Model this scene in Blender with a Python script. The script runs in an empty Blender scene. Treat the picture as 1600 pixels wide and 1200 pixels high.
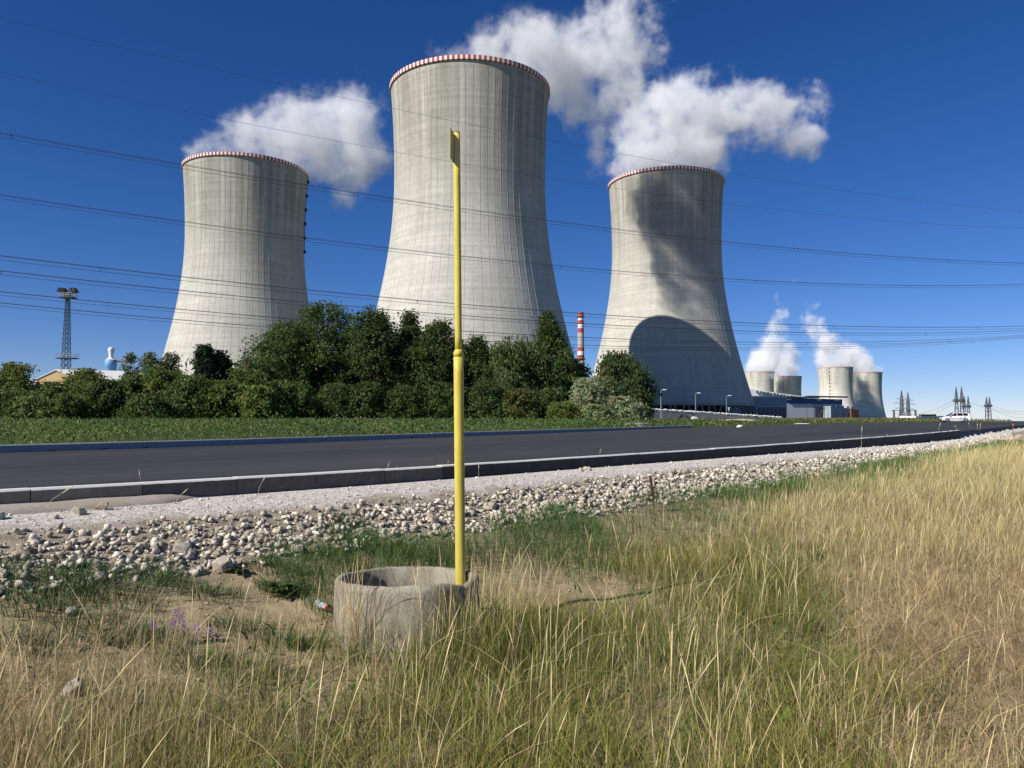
import bpy, bmesh, math, random
import numpy as np
from mathutils import Vector, Matrix, noise as mnoise

random.seed(7)
RNG = np.random.default_rng(11)
R = math.radians
scene = bpy.context.scene
C = scene.collection

# ------------------------------------------------------------------ camera
EYE = 1.7
PITCH = R(2.48)
FPX = 1202.0                       # focal length in pixels of the 1600 wide photograph
cam = bpy.data.cameras.new('camera')
cam.sensor_width = 36.0
cam.lens = FPX / 1600.0 * 36.0
cam.clip_start = 0.05
cam.clip_end = 20000
camo = bpy.data.objects.new('camera', cam)
C.objects.link(camo)
camo.location = (0, 0, EYE)
camo.rotation_euler = (math.pi / 2 + PITCH, 0, 0)
scene.camera = camo

# ------------------------------------------------------------------ sky and sun
SUN_EL = R(37.5)
SUN_TRAVEL = R(35.5)               # light travels to +x, +y
to_sun = Vector((-math.cos(SUN_TRAVEL) * math.cos(SUN_EL), -math.sin(SUN_TRAVEL) * math.cos(SUN_EL), math.sin(SUN_EL)))
world = bpy.data.worlds.new('World')
scene.world = world
world.use_nodes = True
wn = world.node_tree
bg = wn.nodes['Background']
sky = wn.nodes.new('ShaderNodeTexSky')
sky.sky_type = 'NISHITA'
sky.sun_disc = False
sky.sun_elevation = SUN_EL
sky.sun_rotation = math.atan2(to_sun.x, to_sun.y)
sky.altitude = 2500
sky.air_density = 1.0
sky.dust_density = 0.0
sky.ozone_density = 2.5
hs = wn.nodes.new('ShaderNodeHueSaturation')
hs.inputs['Saturation'].default_value = 1.20
tint = wn.nodes.new('ShaderNodeMix'); tint.data_type = 'RGBA'; tint.blend_type = 'MULTIPLY'; tint.inputs[0].default_value = 1.0
tint.inputs[7].default_value = (0.87, 0.90, 1.16, 1)
wn.links.new(sky.outputs['Color'], tint.inputs[6])
wn.links.new(tint.outputs[2], hs.inputs['Color'])
wn.links.new(hs.outputs['Color'], bg.inputs['Color'])
bg.inputs['Strength'].default_value = 0.061
sun = bpy.data.lights.new('sun', 'SUN')
sun.energy = 4.7
sun.angle = R(0.53)
sun.color = (1.0, 0.95, 0.87)
suno = bpy.data.objects.new('sun', sun)
C.objects.link(suno)
suno.rotation_euler = (-to_sun).to_track_quat('-Z', 'Y').to_euler()
suno.location = (-50, -50, 60)

vs = scene.view_settings
vs.view_transform = 'Standard'
vs.look = 'None'
vs.exposure = 0.42
vs.gamma = 1.0
vs.use_curve_mapping = False
cy = scene.cycles
cy.use_denoising = True
cy.max_bounces = 14
cy.diffuse_bounces = 3
cy.glossy_bounces = 3
cy.transmission_bounces = 4
cy.volume_bounces = 12
cy.transparent_max_bounces = 12
cy.volume_step_rate = 1.0
cy.volume_max_steps = 1024

# ------------------------------------------------------------------ helpers
def at(x, y, Y):
    """point seen at photo pixel x, y that stands Y metres in front of the camera"""
    u = (x - 800.0) / FPX; v = (600.0 - y) / FPX
    dx, dy, dz = u, math.cos(PITCH) - v * math.sin(PITCH), math.sin(PITCH) + v * math.cos(PITCH)
    t = Y / dy
    return Vector((dx * t, Y, EYE + dz * t))

def on(x, y, z):
    """point seen at photo pixel x, y that lies at height z"""
    u = (x - 800.0) / FPX; v = (600.0 - y) / FPX
    dx, dy, dz = u, math.cos(PITCH) - v * math.sin(PITCH), math.sin(PITCH) + v * math.cos(PITCH)
    t = (z - EYE) / dz
    return Vector((dx * t, dy * t, z))

def smooth(a, b, x):
    t = np.clip((np.asarray(x, float) - a) / (b - a), 0, 1)
    return t * t * (3 - 2 * t)

def link(o, parent=None):
    C.objects.link(o)
    if parent is not None:
        o.parent = parent
    return o

def tag(o, label=None, cat=None, group=None, kind=None):
    if label: o['label'] = label
    if cat: o['category'] = cat
    if group: o['group'] = group
    if kind: o['kind'] = kind
    return o

def empty(name, loc, label, cat, group=None, rz=0.0):
    o = bpy.data.objects.new(name, None)
    o.empty_display_size = 0.2
    o.location = loc
    o.rotation_euler = (0, 0, rz)
    C.objects.link(o)
    return tag(o, label, cat, group)

class MB:
    """collects shapes; build() links them as one mesh object"""
    def __init__(s): s.v = []; s.f = []; s.m = []; s.mi = 0
    def face(s, pts):
        n = len(s.v); s.v += [tuple(p) for p in pts]; s.f.append(tuple(range(n, n + len(pts)))); s.m.append(s.mi)
    def add(s, vs_, fs):
        n = len(s.v); s.v += [tuple(p) for p in vs_]
        for f in fs: s.f.append(tuple(n + i for i in f)); s.m.append(s.mi)
    def box(s, c, d, rz=0.0):
        hx, hy, hz = d[0] / 2, d[1] / 2, d[2] / 2
        cs, sn = math.cos(rz), math.sin(rz)
        pts = []
        for z in (-hz, hz):
            for x, y in ((-hx, -hy), (hx, -hy), (hx, hy), (-hx, hy)):
                pts.append((c[0] + x * cs - y * sn, c[1] + x * sn + y * cs, c[2] + z))
        s.add(pts, [(3, 2, 1, 0), (4, 5, 6, 7), (0, 1, 5, 4), (1, 2, 6, 5), (2, 3, 7, 6), (3, 0, 4, 7)])
    def bar(s, a, b, r, n=4, r2=None):
        a = Vector(a); b = Vector(b); d = (b - a)
        if d.length < 1e-6: return
        q = d.to_track_quat('Z', 'Y'); r2 = r if r2 is None else r2
        pts = []
        for p, rr in ((a, r), (b, r2)):
            for k in range(n):
                t = 2 * math.pi * (k + .5) / n
                pts.append(p + q @ Vector((rr * math.cos(t), rr * math.sin(t), 0)))
        s.add(pts, [(k, (k + 1) % n, n + (k + 1) % n, n + k) for k in range(n)] + [tuple(range(n - 1, -1, -1)), tuple(range(n, 2 * n))])
    def tube(s, pts, rad, n=6, cap=True):
        pts = [Vector(p) for p in pts]; N = len(pts); vs_ = []
        for i, p in enumerate(pts):
            d = (pts[min(i + 1, N - 1)] - pts[max(i - 1, 0)])
            q = d.to_track_quat('Z', 'Y'); rr = rad[i] if hasattr(rad, '__len__') else rad
            for k in range(n):
                t = 2 * math.pi * k / n
                vs_.append(p + q @ Vector((rr * math.cos(t), rr * math.sin(t), 0)))
        fs = [(i * n + k, i * n + (k + 1) % n, (i + 1) * n + (k + 1) % n, (i + 1) * n + k) for i in range(N - 1) for k in range(n)]
        if cap: fs += [tuple(range(n - 1, -1, -1)), tuple(range((N - 1) * n, N * n))]
        s.add(vs_, fs)
    def lathe(s, prof, n=32, c=(0, 0, 0), close=False):
        vs_ = [(c[0] + r * math.cos(2 * math.pi * k / n), c[1] + r * math.sin(2 * math.pi * k / n), c[2] + z) for r, z in prof for k in range(n)]
        fs = [(i * n + k, i * n + (k + 1) % n, (i + 1) * n + (k + 1) % n, (i + 1) * n + k) for i in range(len(prof) - 1) for k in range(n)]
        if close: fs += [tuple(range(n - 1, -1, -1)), tuple(range((len(prof) - 1) * n, len(prof) * n))]
        s.add(vs_, fs)
    def mesh(s, name, mats, smooth_=False):
        me = bpy.data.meshes.new(name)
        me.from_pydata(s.v, [], s.f)
        for m in (mats if isinstance(mats, (list, tuple)) else [mats]): me.materials.append(m)
        if any(s.m): me.polygons.foreach_set('material_index', s.m)
        if smooth_: me.polygons.foreach_set('use_smooth', [True] * len(me.polygons))
        me.update()
        return me
    def build(s, name, mats, parent=None, smooth_=False):
        return link(bpy.data.objects.new(name, s.mesh(name, mats, smooth_)), parent)

def np_mesh(name, V, quads=None, tris=None, col=None, mat=None, smooth_=False, attrs=None):
    """big mesh from arrays; col is per vertex"""
    me = bpy.data.meshes.new(name)
    V = np.asarray(V, np.float32)
    me.vertices.add(len(V)); me.vertices.foreach_set('co', V.ravel())
    idx = []; ls = []; tot = []
    st = 0
    for F, k in ((quads, 4), (tris, 3)):
        if F is None or len(F) == 0: continue
        F = np.asarray(F, np.int32)
        idx.append(F.ravel()); n = len(F)
        ls.append(st + np.arange(n) * k); tot.append(np.full(n, k)); st += n * k
    idx = np.concatenate(idx); ls = np.concatenate(ls); tot = np.concatenate(tot)
    me.loops.add(len(idx)); me.loops.foreach_set('vertex_index', idx.astype(np.int32))
    me.polygons.add(len(ls)); me.polygons.foreach_set('loop_start', ls.astype(np.int32))
    if smooth_: me.polygons.foreach_set('use_smooth', np.ones(len(ls), bool))
    me.update(calc_edges=True)
    if col is not None:
        a = me.attributes.new('col', 'FLOAT_COLOR', 'POINT')
        c4 = np.ones((len(V), 4), np.float32); c4[:, :3] = col
        a.data.foreach_set('color', c4.ravel())
    for k, arr in (attrs or {}).items():
        arr = np.asarray(arr, np.float32)
        if arr.ndim == 1:
            a = me.attributes.new(k, 'FLOAT', 'POINT'); a.data.foreach_set('value', arr)
        else:
            a = me.attributes.new(k, 'FLOAT_VECTOR', 'POINT'); a.data.foreach_set('vector', arr.ravel())
    if mat: me.materials.append(mat)
    return me

# ------------------------------------------------------------------ materials
class NT:
    def __init__(s, name):
        s.mat = bpy.data.materials.new(name); s.mat.use_nodes = True
        s.t = s.mat.node_tree; s.n = s.t.nodes; s.b = s.n['Principled BSDF']; s.out = s.n['Material Output']
    def new(s, ty, **kw):
        n = s.n.new(ty)
        for k, v in kw.items(): setattr(n, k, v)
        return n
    def l(s, a, b): s.t.links.new(a, b)
    def noise(s, vec, scale, detail=4, rough=.55, dist=0.0):
        n = s.new('ShaderNodeTexNoise'); n.inputs['Scale'].default_value = scale; n.inputs['Detail'].default_value = detail
        n.inputs['Roughness'].default_value = rough; n.inputs['Distortion'].default_value = dist
        if vec is not None: s.l(vec, n.inputs['Vector'])
        return n.outputs['Fac']
    def ramp(s, fac, stops):
        r = s.new('ShaderNodeValToRGB'); e = r.color_ramp.elements
        while len(e) < len(stops): e.new(0.5)
        for i, (p, c) in enumerate(stops):
            e[i].position = p; e[i].color = (c, c, c, 1) if not hasattr(c, '__len__') else (*c, 1)
        s.l(fac, r.inputs['Fac'])
        return r.outputs['Color']
    def mix(s, a, b, fac, mode='MIX'):
        m = s.new('ShaderNodeMix', data_type='RGBA', blend_type=mode)
        for sock, v in ((m.inputs[6], a), (m.inputs[7], b), (m.inputs[0], fac)):
            if hasattr(v, 'is_linked') or isinstance(v, bpy.types.NodeSocket): s.l(v, sock)
            elif hasattr(v, '__len__'): sock.default_value = (*v, 1)
            else: sock.default_value = v
        return m.outputs[2]
    def math(s, op, a, b=None, clamp=False):
        m = s.new('ShaderNodeMath', operation=op); m.use_clamp = clamp
        for i, v in enumerate((a, b)):
            if v is None: continue
            if isinstance(v, bpy.types.NodeSocket): s.l(v, m.inputs[i])
            else: m.inputs[i].default_value = v
        return m.outputs[0]
    def mapping(s, vec, sc=(1, 1, 1)):
        m = s.new('ShaderNodeMapping'); m.inputs['Scale'].default_value = sc; s.l(vec, m.inputs['Vector']); return m.outputs['Vector']
    def obj(s): return s.new('ShaderNodeTexCoord').outputs['Object']
    def attr(s, name):
        a = s.new('ShaderNodeAttribute'); a.attribute_name = name; return a
    def bump(s, h, strength=.3, dist=.02):
        b = s.new('ShaderNodeBump'); b.inputs['Strength'].default_value = strength; b.inputs['Distance'].default_value = dist
        s.l(h, b.inputs['Height']); s.l(b.outputs['Normal'], s.b.inputs['Normal'])
    def color(s, sock):
        if isinstance(sock, bpy.types.NodeSocket): s.l(sock, s.b.inputs['Base Color'])
        else: s.b.inputs['Base Color'].default_value = (*sock, 1)
    def rough(s, v, spec=.3):
        s.b.inputs['Roughness'].default_value = v; s.b.inputs['Specular IOR Level'].default_value = spec

def plain(name, col, rough=.7, var=.15, scale=3.0, metal=0.0, spec=.3, bump=0.0):
    n = NT(name); o = n.obj()
    f = n.noise(o, scale, 5, .6)
    n.color(n.mix(tuple(c * (1 - var) for c in col), tuple(min(1, c * (1 + var)) for c in col), f))
    n.rough(rough, spec); n.b.inputs['Metallic'].default_value = metal
    if bump: n.bump(n.noise(o, scale * 6, 4, .6), .4, bump)
    return n.mat

def foliage_mat(name, trans=.3):
    n = NT(name); a = n.attr('col')
    geo = n.new('ShaderNodeObjectInfo')
    n.color(a.outputs['Color']); n.rough(.6, .25)
    tr = n.new('ShaderNodeBsdfTranslucent')
    n.l(a.outputs['Color'], tr.inputs['Color'])
    mx = n.new('ShaderNodeMixShader'); mx.inputs[0].default_value = trans
    n.l(n.b.outputs[0], mx.inputs[1]); n.l(tr.outputs[0], mx.inputs[2]); n.l(mx.outputs[0], n.out.inputs['Surface'])
    return n.mat
M_LEAF = foliage_mat('leaf_green', .46)
M_GRASS = foliage_mat('grass_blades', .22)

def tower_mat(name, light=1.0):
    n = NT(name); uv = n.attr('uvh').outputs['Vector']
    big = n.noise(n.mapping(uv, (.07, .04, 1)), 1.0, 7, .68)
    streak = n.noise(n.mapping(uv, (.55, .018, 1)), 1.0, 6, .65)
    fine = n.noise(n.mapping(uv, (.8, .45, 1)), 1.0, 6, .75)
    lifts = n.noise(n.mapping(uv, (.02, .75, 1)), 1.0, 2, .5)
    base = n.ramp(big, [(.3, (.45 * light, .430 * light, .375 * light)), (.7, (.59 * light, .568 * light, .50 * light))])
    c = n.mix(base, n.ramp(streak, [(.3, .84), (.58, 1.0), (.75, 1.04)]), .5, 'MULTIPLY')
    c = n.mix(c, n.ramp(fine, [(.3, .78), (.7, 1.12)]), .75, 'MULTIPLY')
    c = n.mix(c, n.ramp(lifts, [(.38, .86), (.62, 1.06)]), .7, 'MULTIPLY')
    sep = n.new('ShaderNodeSeparateXYZ'); n.l(uv, sep.inputs[0])
    up = n.math('DIVIDE', sep.outputs[1], 125.0)
    topst = n.math('MULTIPLY', n.ramp(up, [(.45, 0.0), (.85, 1.0)]), n.ramp(n.noise(n.mapping(uv, (.35, .012, 1)), 1.0, 5, .6), [(.30, 0.0), (.60, 1.0)]))
    c = n.mix(c, n.mix(c, (.60, .60, .57), 1.0, 'MULTIPLY'), topst)
    n.color(c); n.rough(.9, .15)
    br = n.new('ShaderNodeTexBrick'); br.inputs['Scale'].default_value = 1.0
    br.offset = 0.0
    br.inputs['Brick Width'].default_value = 2.5; br.inputs['Row Height'].default_value = 1.25; br.inputs['Mortar Size'].default_value = .05
    br.inputs['Color1'].default_value = (.45, .45, .45, 1); br.inputs['Color2'].default_value = (.6, .6, .6, 1); br.inputs['Mortar'].default_value = (.2, .2, .2, 1)
    n.l(uv, br.inputs['Vector'])
    h = n.math('ADD', n.math('MULTIPLY', br.outputs['Color'], .35), fine)
    n.bump(h, .45, .16)
    return n.mat
M_TOWER = tower_mat('weathered_tower_concrete')
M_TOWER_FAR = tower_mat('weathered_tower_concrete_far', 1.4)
M_RED = plain('red_rim_paint', (.40, .06, .06), .7, .3, .2)
M_WHITE = plain('white_rim_paint', (.70, .68, .64), .7, .15, .2)
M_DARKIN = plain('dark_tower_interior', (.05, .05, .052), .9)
M_STEEL = plain('galvanised_steel', (.36, .37, .38), .5, .15, 2.0, .5)
M_DKSTEEL = plain('dark_painted_steel', (.045, .047, .05), .6, .2, 2.0)
M_RUST = plain('rusty_steel', (.20, .09, .05), .8, .3, 2.0)
M_PYLON = plain('pylon_steel', (.10, .10, .115), .6, .2, .5)
M_WIRE = plain('aluminium_conductor', (.05, .052, .06), .6, .1)

# ------------------------------------------------------------------ road lines (plan)
def catmull(P, k=12):
    P = [np.array(p, float) for p in P]; out = []
    for i in range(len(P) - 1):
        p0 = P[max(i - 1, 0)]; p1 = P[i]; p2 = P[i + 1]; p3 = P[min(i + 2, len(P) - 1)]
        for t in np.linspace(0, 1, k, endpoint=False):
            out.append(.5 * (2 * p1 + (p2 - p0) * t + (2 * p0 - 5 * p1 + 4 * p2 - p3) * t * t + (3 * p1 - p0 - 3 * p2 + p3) * t ** 3))
    out.append(P[-1]); return np.array(out)
NEAR = catmull([(-36, -21), (-19, -5.8), (-8.5, 3.9), (-4.84, 7.27), (-2.39, 9.57), (0, 12.09), (4.6, 17.2), (9.65, 23.2), (16, 31), (23.3, 40.5), (36, 57.5), (53, 79), (75, 99), (108, 120), (150, 136)])
FAR = catmull([(-42, -16), (-24, 2.5), (-14.5, 13.8), (-8, 22.2), (-2.2, 32.2), (5, 44.5), (13.5, 59), (24, 75), (38, 93), (56, 112), (76, 131), (104, 152), (140, 170)])

def sdist(poly, x, y):
    """signed distance to a polyline, positive on its right hand side (towards the camera)"""
    x = np.asarray(x, float); y = np.asarray(y, float)
    best = np.full(x.shape, 1e18); sg = np.ones(x.shape)
    for a, b in zip(poly[:-1:2], poly[2::2]):
        d = b - a; L2 = d @ d
        t = np.clip(((x - a[0]) * d[0] + (y - a[1]) * d[1]) / L2, 0, 1)
        ex = x - (a[0] + t * d[0]); ey = y - (a[1] + t * d[1])
        q = ex * ex + ey * ey
        cr = ex * d[1] - ey * d[0]
        m = q < best
        best = np.where(m, q, best); sg = np.where(m, np.sign(cr), sg)
    return np.sqrt(best) * np.where(sg == 0, 1, sg)

def vnoise(x, y, s, seed=0):
    """cheap smooth value noise in [-1, 1]"""
    x = np.asarray(x, float) * s + 17.3 * seed; y = np.asarray(y, float) * s + 5.1 * seed
    xi = np.floor(x).astype(np.int64); yi = np.floor(y).astype(np.int64)
    fx = x - xi; fy = y - yi
    fx = fx * fx * (3 - 2 * fx); fy = fy * fy * (3 - 2 * fy)
    def h(i, j):
        n = (i * 374761393 + j * 668265263 + seed * 1442695) & 0x7fffffff
        n = ((n ^ (n >> 13)) * 1274126177) & 0x7fffffff
        return ((n ^ (n >> 16)) & 0xffff) / 32767.5 - 1
    return (h(xi, yi) * (1 - fx) + h(xi + 1, yi) * fx) * (1 - fy) + (h(xi, yi + 1) * (1 - fx) + h(xi + 1, yi + 1) * fx) * fy

ROAD_Z = 0.90
def ground_h(x, y):
    x = np.asarray(x, float); y = np.asarray(y, float)
    d = sdist(NEAR, x, y); f = -sdist(FAR, x, y)
    low = smooth(0, 26, x)
    bench = .84 - .26 * low
    t = np.interp(d, [0, .65, 1.0, 1.85, 3.3, 5, 40], [1, .97, .88, .50, .06, 0, 0])
    rise = .50 * smooth(1.2, 10, x) * smooth(1.0, 4.5, d)
    zc = bench * t + rise + .035 * vnoise(x, y, 1.3, 1) * smooth(1.0, 3, d) + .02 * vnoise(x, y, 4.0, 2) * smooth(.6, 2, d)
    zf = np.interp(f, [0, .4, 6, 60], [.93, .98, 1.06, 1.15]) + .03 * vnoise(x, y, .4, 3)
    z = np.where(d > 0, zc, np.where(f > 0, zf, .74))
    r = np.hypot(x, y); be = np.degrees(np.arctan2(x, y))
    r0 = 480 + (150 - 480) * smooth(22, 29, be)
    z = z - (34 + z) * smooth(0, 520, r - r0) ** 1.0
    return z

def hit(px, py):
    """where the line of sight through a photo pixel meets the ground"""
    a_, b_ = Vector((0, 0, EYE)), at(px, py, 1.0); d_ = b_ - a_
    t = np.geomspace(1.5, 200, 1500); gz_ = ground_h(d_.x * t, d_.y * t); z_ = EYE + d_.z * t
    i = int(np.argmax(z_ <= gz_)); return a_ + d_ * float(t[i])

# ------------------------------------------------------------------ ground sheet
def ground_mat():
    n = NT('ground_soil_and_gravel'); o = n.obj()
    d = n.attr('dist').outputs['Fac']; fd = n.attr('fdist').outputs['Fac']
    wob = n.math('ADD', d, n.math('MULTIPLY', n.math('SUBTRACT', n.noise(o, 1.6, 4), .5), .7))
    g = n.noise(o, 14, 6, .7); g2 = n.noise(o, 60, 4, .7)
    vor = n.new('ShaderNodeTexVoronoi'); vor.inputs['Scale'].default_value = 42; n.l(o, vor.inputs['Vector'])
    stone = n.mix(n.ramp(g, [(.3, (.52, .475, .40)), (.62, (.78, .735, .655))]), n.ramp(vor.outputs['Color'], [(.2, .55), (.8, 1.15)]), .7, 'MULTIPLY')
    soil = n.ramp(n.noise(o, 5, 8, .7), [(.25, (.17, .13, .072)), (.5, (.38, .30, .175)), (.75, (.54, .44, .275))])
    soil = n.mix(soil, n.ramp(g2, [(.3, .7), (.7, 1.2)]), .6, 'MULTIPLY')
    grassy = n.ramp(n.noise(o, .9, 5, .6), [(.3, (.060, .075, .022)), (.7, (.14, .13, .05))])
    field = n.ramp(n.noise(o, .25, 6, .65), [(.3, (.035, .062, .018)), (.7, (.075, .105, .03))])
    m1 = n.ramp(wob, [(.46, 0.0), (.53, 1.0)])          # (fac is d/4)
    mr = n.new('ShaderNodeMapRange'); n.l(wob, mr.inputs[0]); mr.inputs[1].default_value = 1.75; mr.inputs[2].default_value = 2.15
    mrs = n.new('ShaderNodeMapRange'); n.l(wob, mrs.inputs[0]); mrs.inputs[1].default_value = .80; mrs.inputs[2].default_value = 1.10
    slope = n.ramp(n.noise(o, 7, 7, .7), [(.3, (.20, .165, .115)), (.7, (.46, .395, .30))])
    stone = n.mix(stone, slope, mrs.outputs[0])
    c = n.mix(stone, soil, mr.outputs[0])
    mr3 = n.new('ShaderNodeMapRange'); n.l(wob, mr3.inputs[0]); mr3.inputs[1].default_value = 7; mr3.inputs[2].default_value = 12
    c = n.mix(c, grassy, n.math('MULTIPLY', mr3.outputs[0], .6))
    mr2 = n.new('ShaderNodeMapRange'); n.l(fd, mr2.inputs[0]); mr2.inputs[1].default_value = -.6; mr2.inputs[2].default_value = -.2
    c = n.mix(c, field, mr2.outputs[0])
    n.color(c); n.rough(.95, .1)
    h = n.math('ADD', n.math('MULTIPLY', n.noise(o, 9, 8, .75), 1.0), n.math('MULTIPLY', g2, .5))
    n.bump(h, .9, .035)
    return n.mat

th = np.radians(np.concatenate([np.linspace(-180, -50, 40, endpoint=False), np.linspace(-50, 50, 340, endpoint=False), np.linspace(50, 180, 40)]))
rr = np.concatenate([[0.0], np.geomspace(.6, 60, 210), np.geomspace(62, 9000, 110)])
T, RR = np.meshgrid(th, rr)
gx = RR * np.sin(T); gy = RR * np.cos(T)
gz = ground_h(gx.ravel(), gy.ravel())
gd = sdist(NEAR, gx.ravel(), gy.ravel()); gf = -sdist(FAR, gx.ravel(), gy.ravel())
nt, nr = len(th), len(rr)
I = np.arange(nr * nt).reshape(nr, nt)
Q = np.stack([I[:-1, :-1], I[:-1, 1:], I[1:, 1:], I[1:, :-1]], -1).reshape(-1, 4)[:, ::-1]
me = np_mesh('ground', np.stack([gx.ravel(), gy.ravel(), gz], 1), quads=Q, mat=ground_mat(), smooth_=True, attrs={'dist': gd, 'fdist': gf})
tag(link(bpy.data.objects.new('ground', me)), kind='structure')

# ------------------------------------------------------------------ road slab
def resample(poly, n):
    L = np.concatenate([[0], np.cumsum(np.hypot(*(poly[1:] - poly[:-1]).T))])
    s = np.linspace(0, L[-1], n)
    return np.stack([np.interp(s, L, poly[:, 0]), np.interp(s, L, poly[:, 1])], 1)
def offset(poly, o):
    d = np.gradient(poly, axis=0); d /= np.linalg.norm(d, axis=1)[:, None]
    return poly + np.stack([d[:, 1], -d[:, 0]], 1) * o

def asphalt():
    n = NT('fresh_asphalt'); o = n.obj()
    along = n.attr('road').outputs['Vector']
    bands = n.noise(n.mapping(along, (.03, 1.1, 1)), 1.0, 4, .6)
    blot = n.noise(o, .5, 6, .65); grain = n.noise(o, 110, 3, .7)
    c = n.ramp(bands, [(.3, (.024, .0235, .0235)), (.7, (.052, .050, .049))])
    c = n.mix(c, n.ramp(blot, [(.3, .75), (.7, 1.25)]), .8, 'MULTIPLY')
    c = n.mix(c, n.ramp(grain, [(.3, .55), (.7, 1.5)]), .8, 'MULTIPLY')
    sc = n.noise(n.mapping(along, (.22, 3.2, 1)), 1.0, 6, .75, .6)
    c = n.mix(c, (.11, .105, .10), n.math('MULTIPLY', n.ramp(sc, [(.60, 0.0), (.78, 1.0)]), .7))
    sp = n.new('ShaderNodeSeparateXYZ'); n.l(along, sp.inputs[0])
    edge = n.new('ShaderNodeMapRange'); n.l(n.math('ADD', sp.outputs[1], n.math('MULTIPLY', n.noise(o, .8, 6, .7), 1.6)), edge.inputs[0]); edge.inputs[1].default_value = 2.1; edge.inputs[2].default_value = .7
    c = n.mix(c, (.20, .18, .15), n.math('MULTIPLY', edge.outputs[0], n.ramp(n.noise(o, 3.5, 7, .75), [(.42, 0.0), (.70, .75)])))
    n.color(c); n.rough(.78, .3); n.bump(grain, .5, .006)
    return n.mat
M_ASPH = asphalt()
K = 260
a = resample(NEAR, K); b = resample(FAR, K)
W = 14
P = np.stack([a + (b - a) * t for t in np.linspace(0, 1, W + 1)], 0)          # W+1, K, 2
rz = ROAD_Z + .05 * np.sin(np.linspace(0, 1, W + 1) * math.pi)[:, None] + np.zeros((1, K))
rr_ = np.hypot(P[..., 0], P[..., 1])
rz = rz - 4.0 * smooth(146, 215, rr_)
V = np.concatenate([P, rz[..., None]], -1)
skirt = V[0].copy(); skirt[:, 2] -= .42
V = np.concatenate([skirt[None], V], 0)
I = np.arange((W + 2) * K).reshape(W + 2, K)
Q = np.stack([I[:-1, :-1], I[:-1, 1:], I[1:, 1:], I[1:, :-1]], -1).reshape(-1, 4)
s_al = np.concatenate([[0], np.cumsum(np.hypot(*(a[1:] - a[:-1]).T))])
uvr = np.stack([np.broadcast_to(s_al, (W + 2, K)), np.broadcast_to(np.linspace(-1, W, W + 2)[:, None], (W + 2, K)), np.zeros((W + 2, K))], -1)
me = np_mesh('road', V.reshape(-1, 3), quads=Q, mat=M_ASPH, attrs={'road': uvr.reshape(-1, 3)})
tag(link(bpy.data.objects.new('road', me)), kind='structure')

# ------------------------------------------------------------------ kerbs: every stone a piece
def concrete(name, c0, c1, sc=6.0, bump=.006):
    n = NT(name); o = n.obj()
    f = n.noise(o, sc, 7, .65); g = n.noise(o, sc * 9, 4, .7)
    c = n.mix(n.ramp(f, [(.3, c0), (.7, c1)]), n.ramp(g, [(.3, .75), (.7, 1.15)]), .7, 'MULTIPLY')
    n.color(c); n.rough(.9, .2); n.bump(g, .6, bump); return n.mat
M_KERB = concrete('kerb_concrete', (.20, .19, .17), (.31, .30, .275))
def kerb_shade(name, face):  # outer face painted dark as if in shade, top painted pale as if sunlit
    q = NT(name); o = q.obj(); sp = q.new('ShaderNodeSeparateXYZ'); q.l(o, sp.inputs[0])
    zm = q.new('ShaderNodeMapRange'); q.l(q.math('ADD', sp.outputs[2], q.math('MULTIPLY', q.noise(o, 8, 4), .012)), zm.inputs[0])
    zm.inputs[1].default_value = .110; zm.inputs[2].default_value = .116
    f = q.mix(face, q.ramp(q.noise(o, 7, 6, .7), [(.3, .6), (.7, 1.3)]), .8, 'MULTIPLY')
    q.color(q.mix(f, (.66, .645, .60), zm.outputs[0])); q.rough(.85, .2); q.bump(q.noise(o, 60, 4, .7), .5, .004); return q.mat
M_KSHADE = [kerb_shade('kerb_concrete_shade', (.24, .215, .18)), kerb_shade('kerb_concrete_shade_smeared', (.12, .11, .10)), kerb_shade('kerb_concrete_shade_bitumen', (.05, .048, .046))]  # painted shade deepens stone by stone, the darkest with bitumen as well
M_KERBBLUE = concrete('kerb_concrete_dark', (.27, .28, .29), (.38, .385, .39))

def kerb_mesh(name, L, w, h, mat, ch=.015):
    m = MB(); prof = [(0, -.25), (w, -.25), (w, h - ch * 1.6), (w - ch * 1.6, h), (ch * 1.4, h), (0, h - ch * 1.4)]
    n = len(prof)
    vs_ = [(x, p[0], p[1]) for x in (.004, L - .004) for p in prof]
    m.add(vs_, [(k, (k + 1) % n, n + (k + 1) % n, n + k) for k in range(n)] + [tuple(range(n - 1, -1, -1)), tuple(range(n, 2 * n))])
    me = m.mesh(name, mat); return me

def lay_kerb(name, poly, s0, s1, step, z, w, h, meshes, side, label):
    root = bpy.data.objects.new(name, None); root.empty_display_size = .2; C.objects.link(root)
    tag(root, label, None, None, 'structure')
    L = np.concatenate([[0], np.cumsum(np.hypot(*(poly[1:] - poly[:-1]).T))])
    pos = lambda s: np.array([np.interp(s, L, poly[:, 0]), np.interp(s, L, poly[:, 1])])
    s = s0; k = 0
    while s < s1:
        p, q = pos(s), pos(s + step)
        o = bpy.data.objects.new('kerb_stone', meshes(p)); link(o, root)
        o.location = (p[0], p[1], z + random.uniform(-.004, .004))
        o.rotation_euler = (random.uniform(-.004, .004), random.uniform(-.003, .003), math.atan2(q[1] - p[1], q[0] - p[0]) + random.uniform(-.003, .003))
        s += step; k += 1
    return root
def arc_of(poly, x):
    L = np.concatenate([[0], np.cumsum(np.hypot(*(poly[1:] - poly[:-1]).T))]); return float(np.interp(x, poly[:, 0], L))
KM = [kerb_mesh('kerb_stone', 1.0, .15, .125, q) for q in M_KSHADE]
near_in = offset(NEAR, .0)
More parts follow.
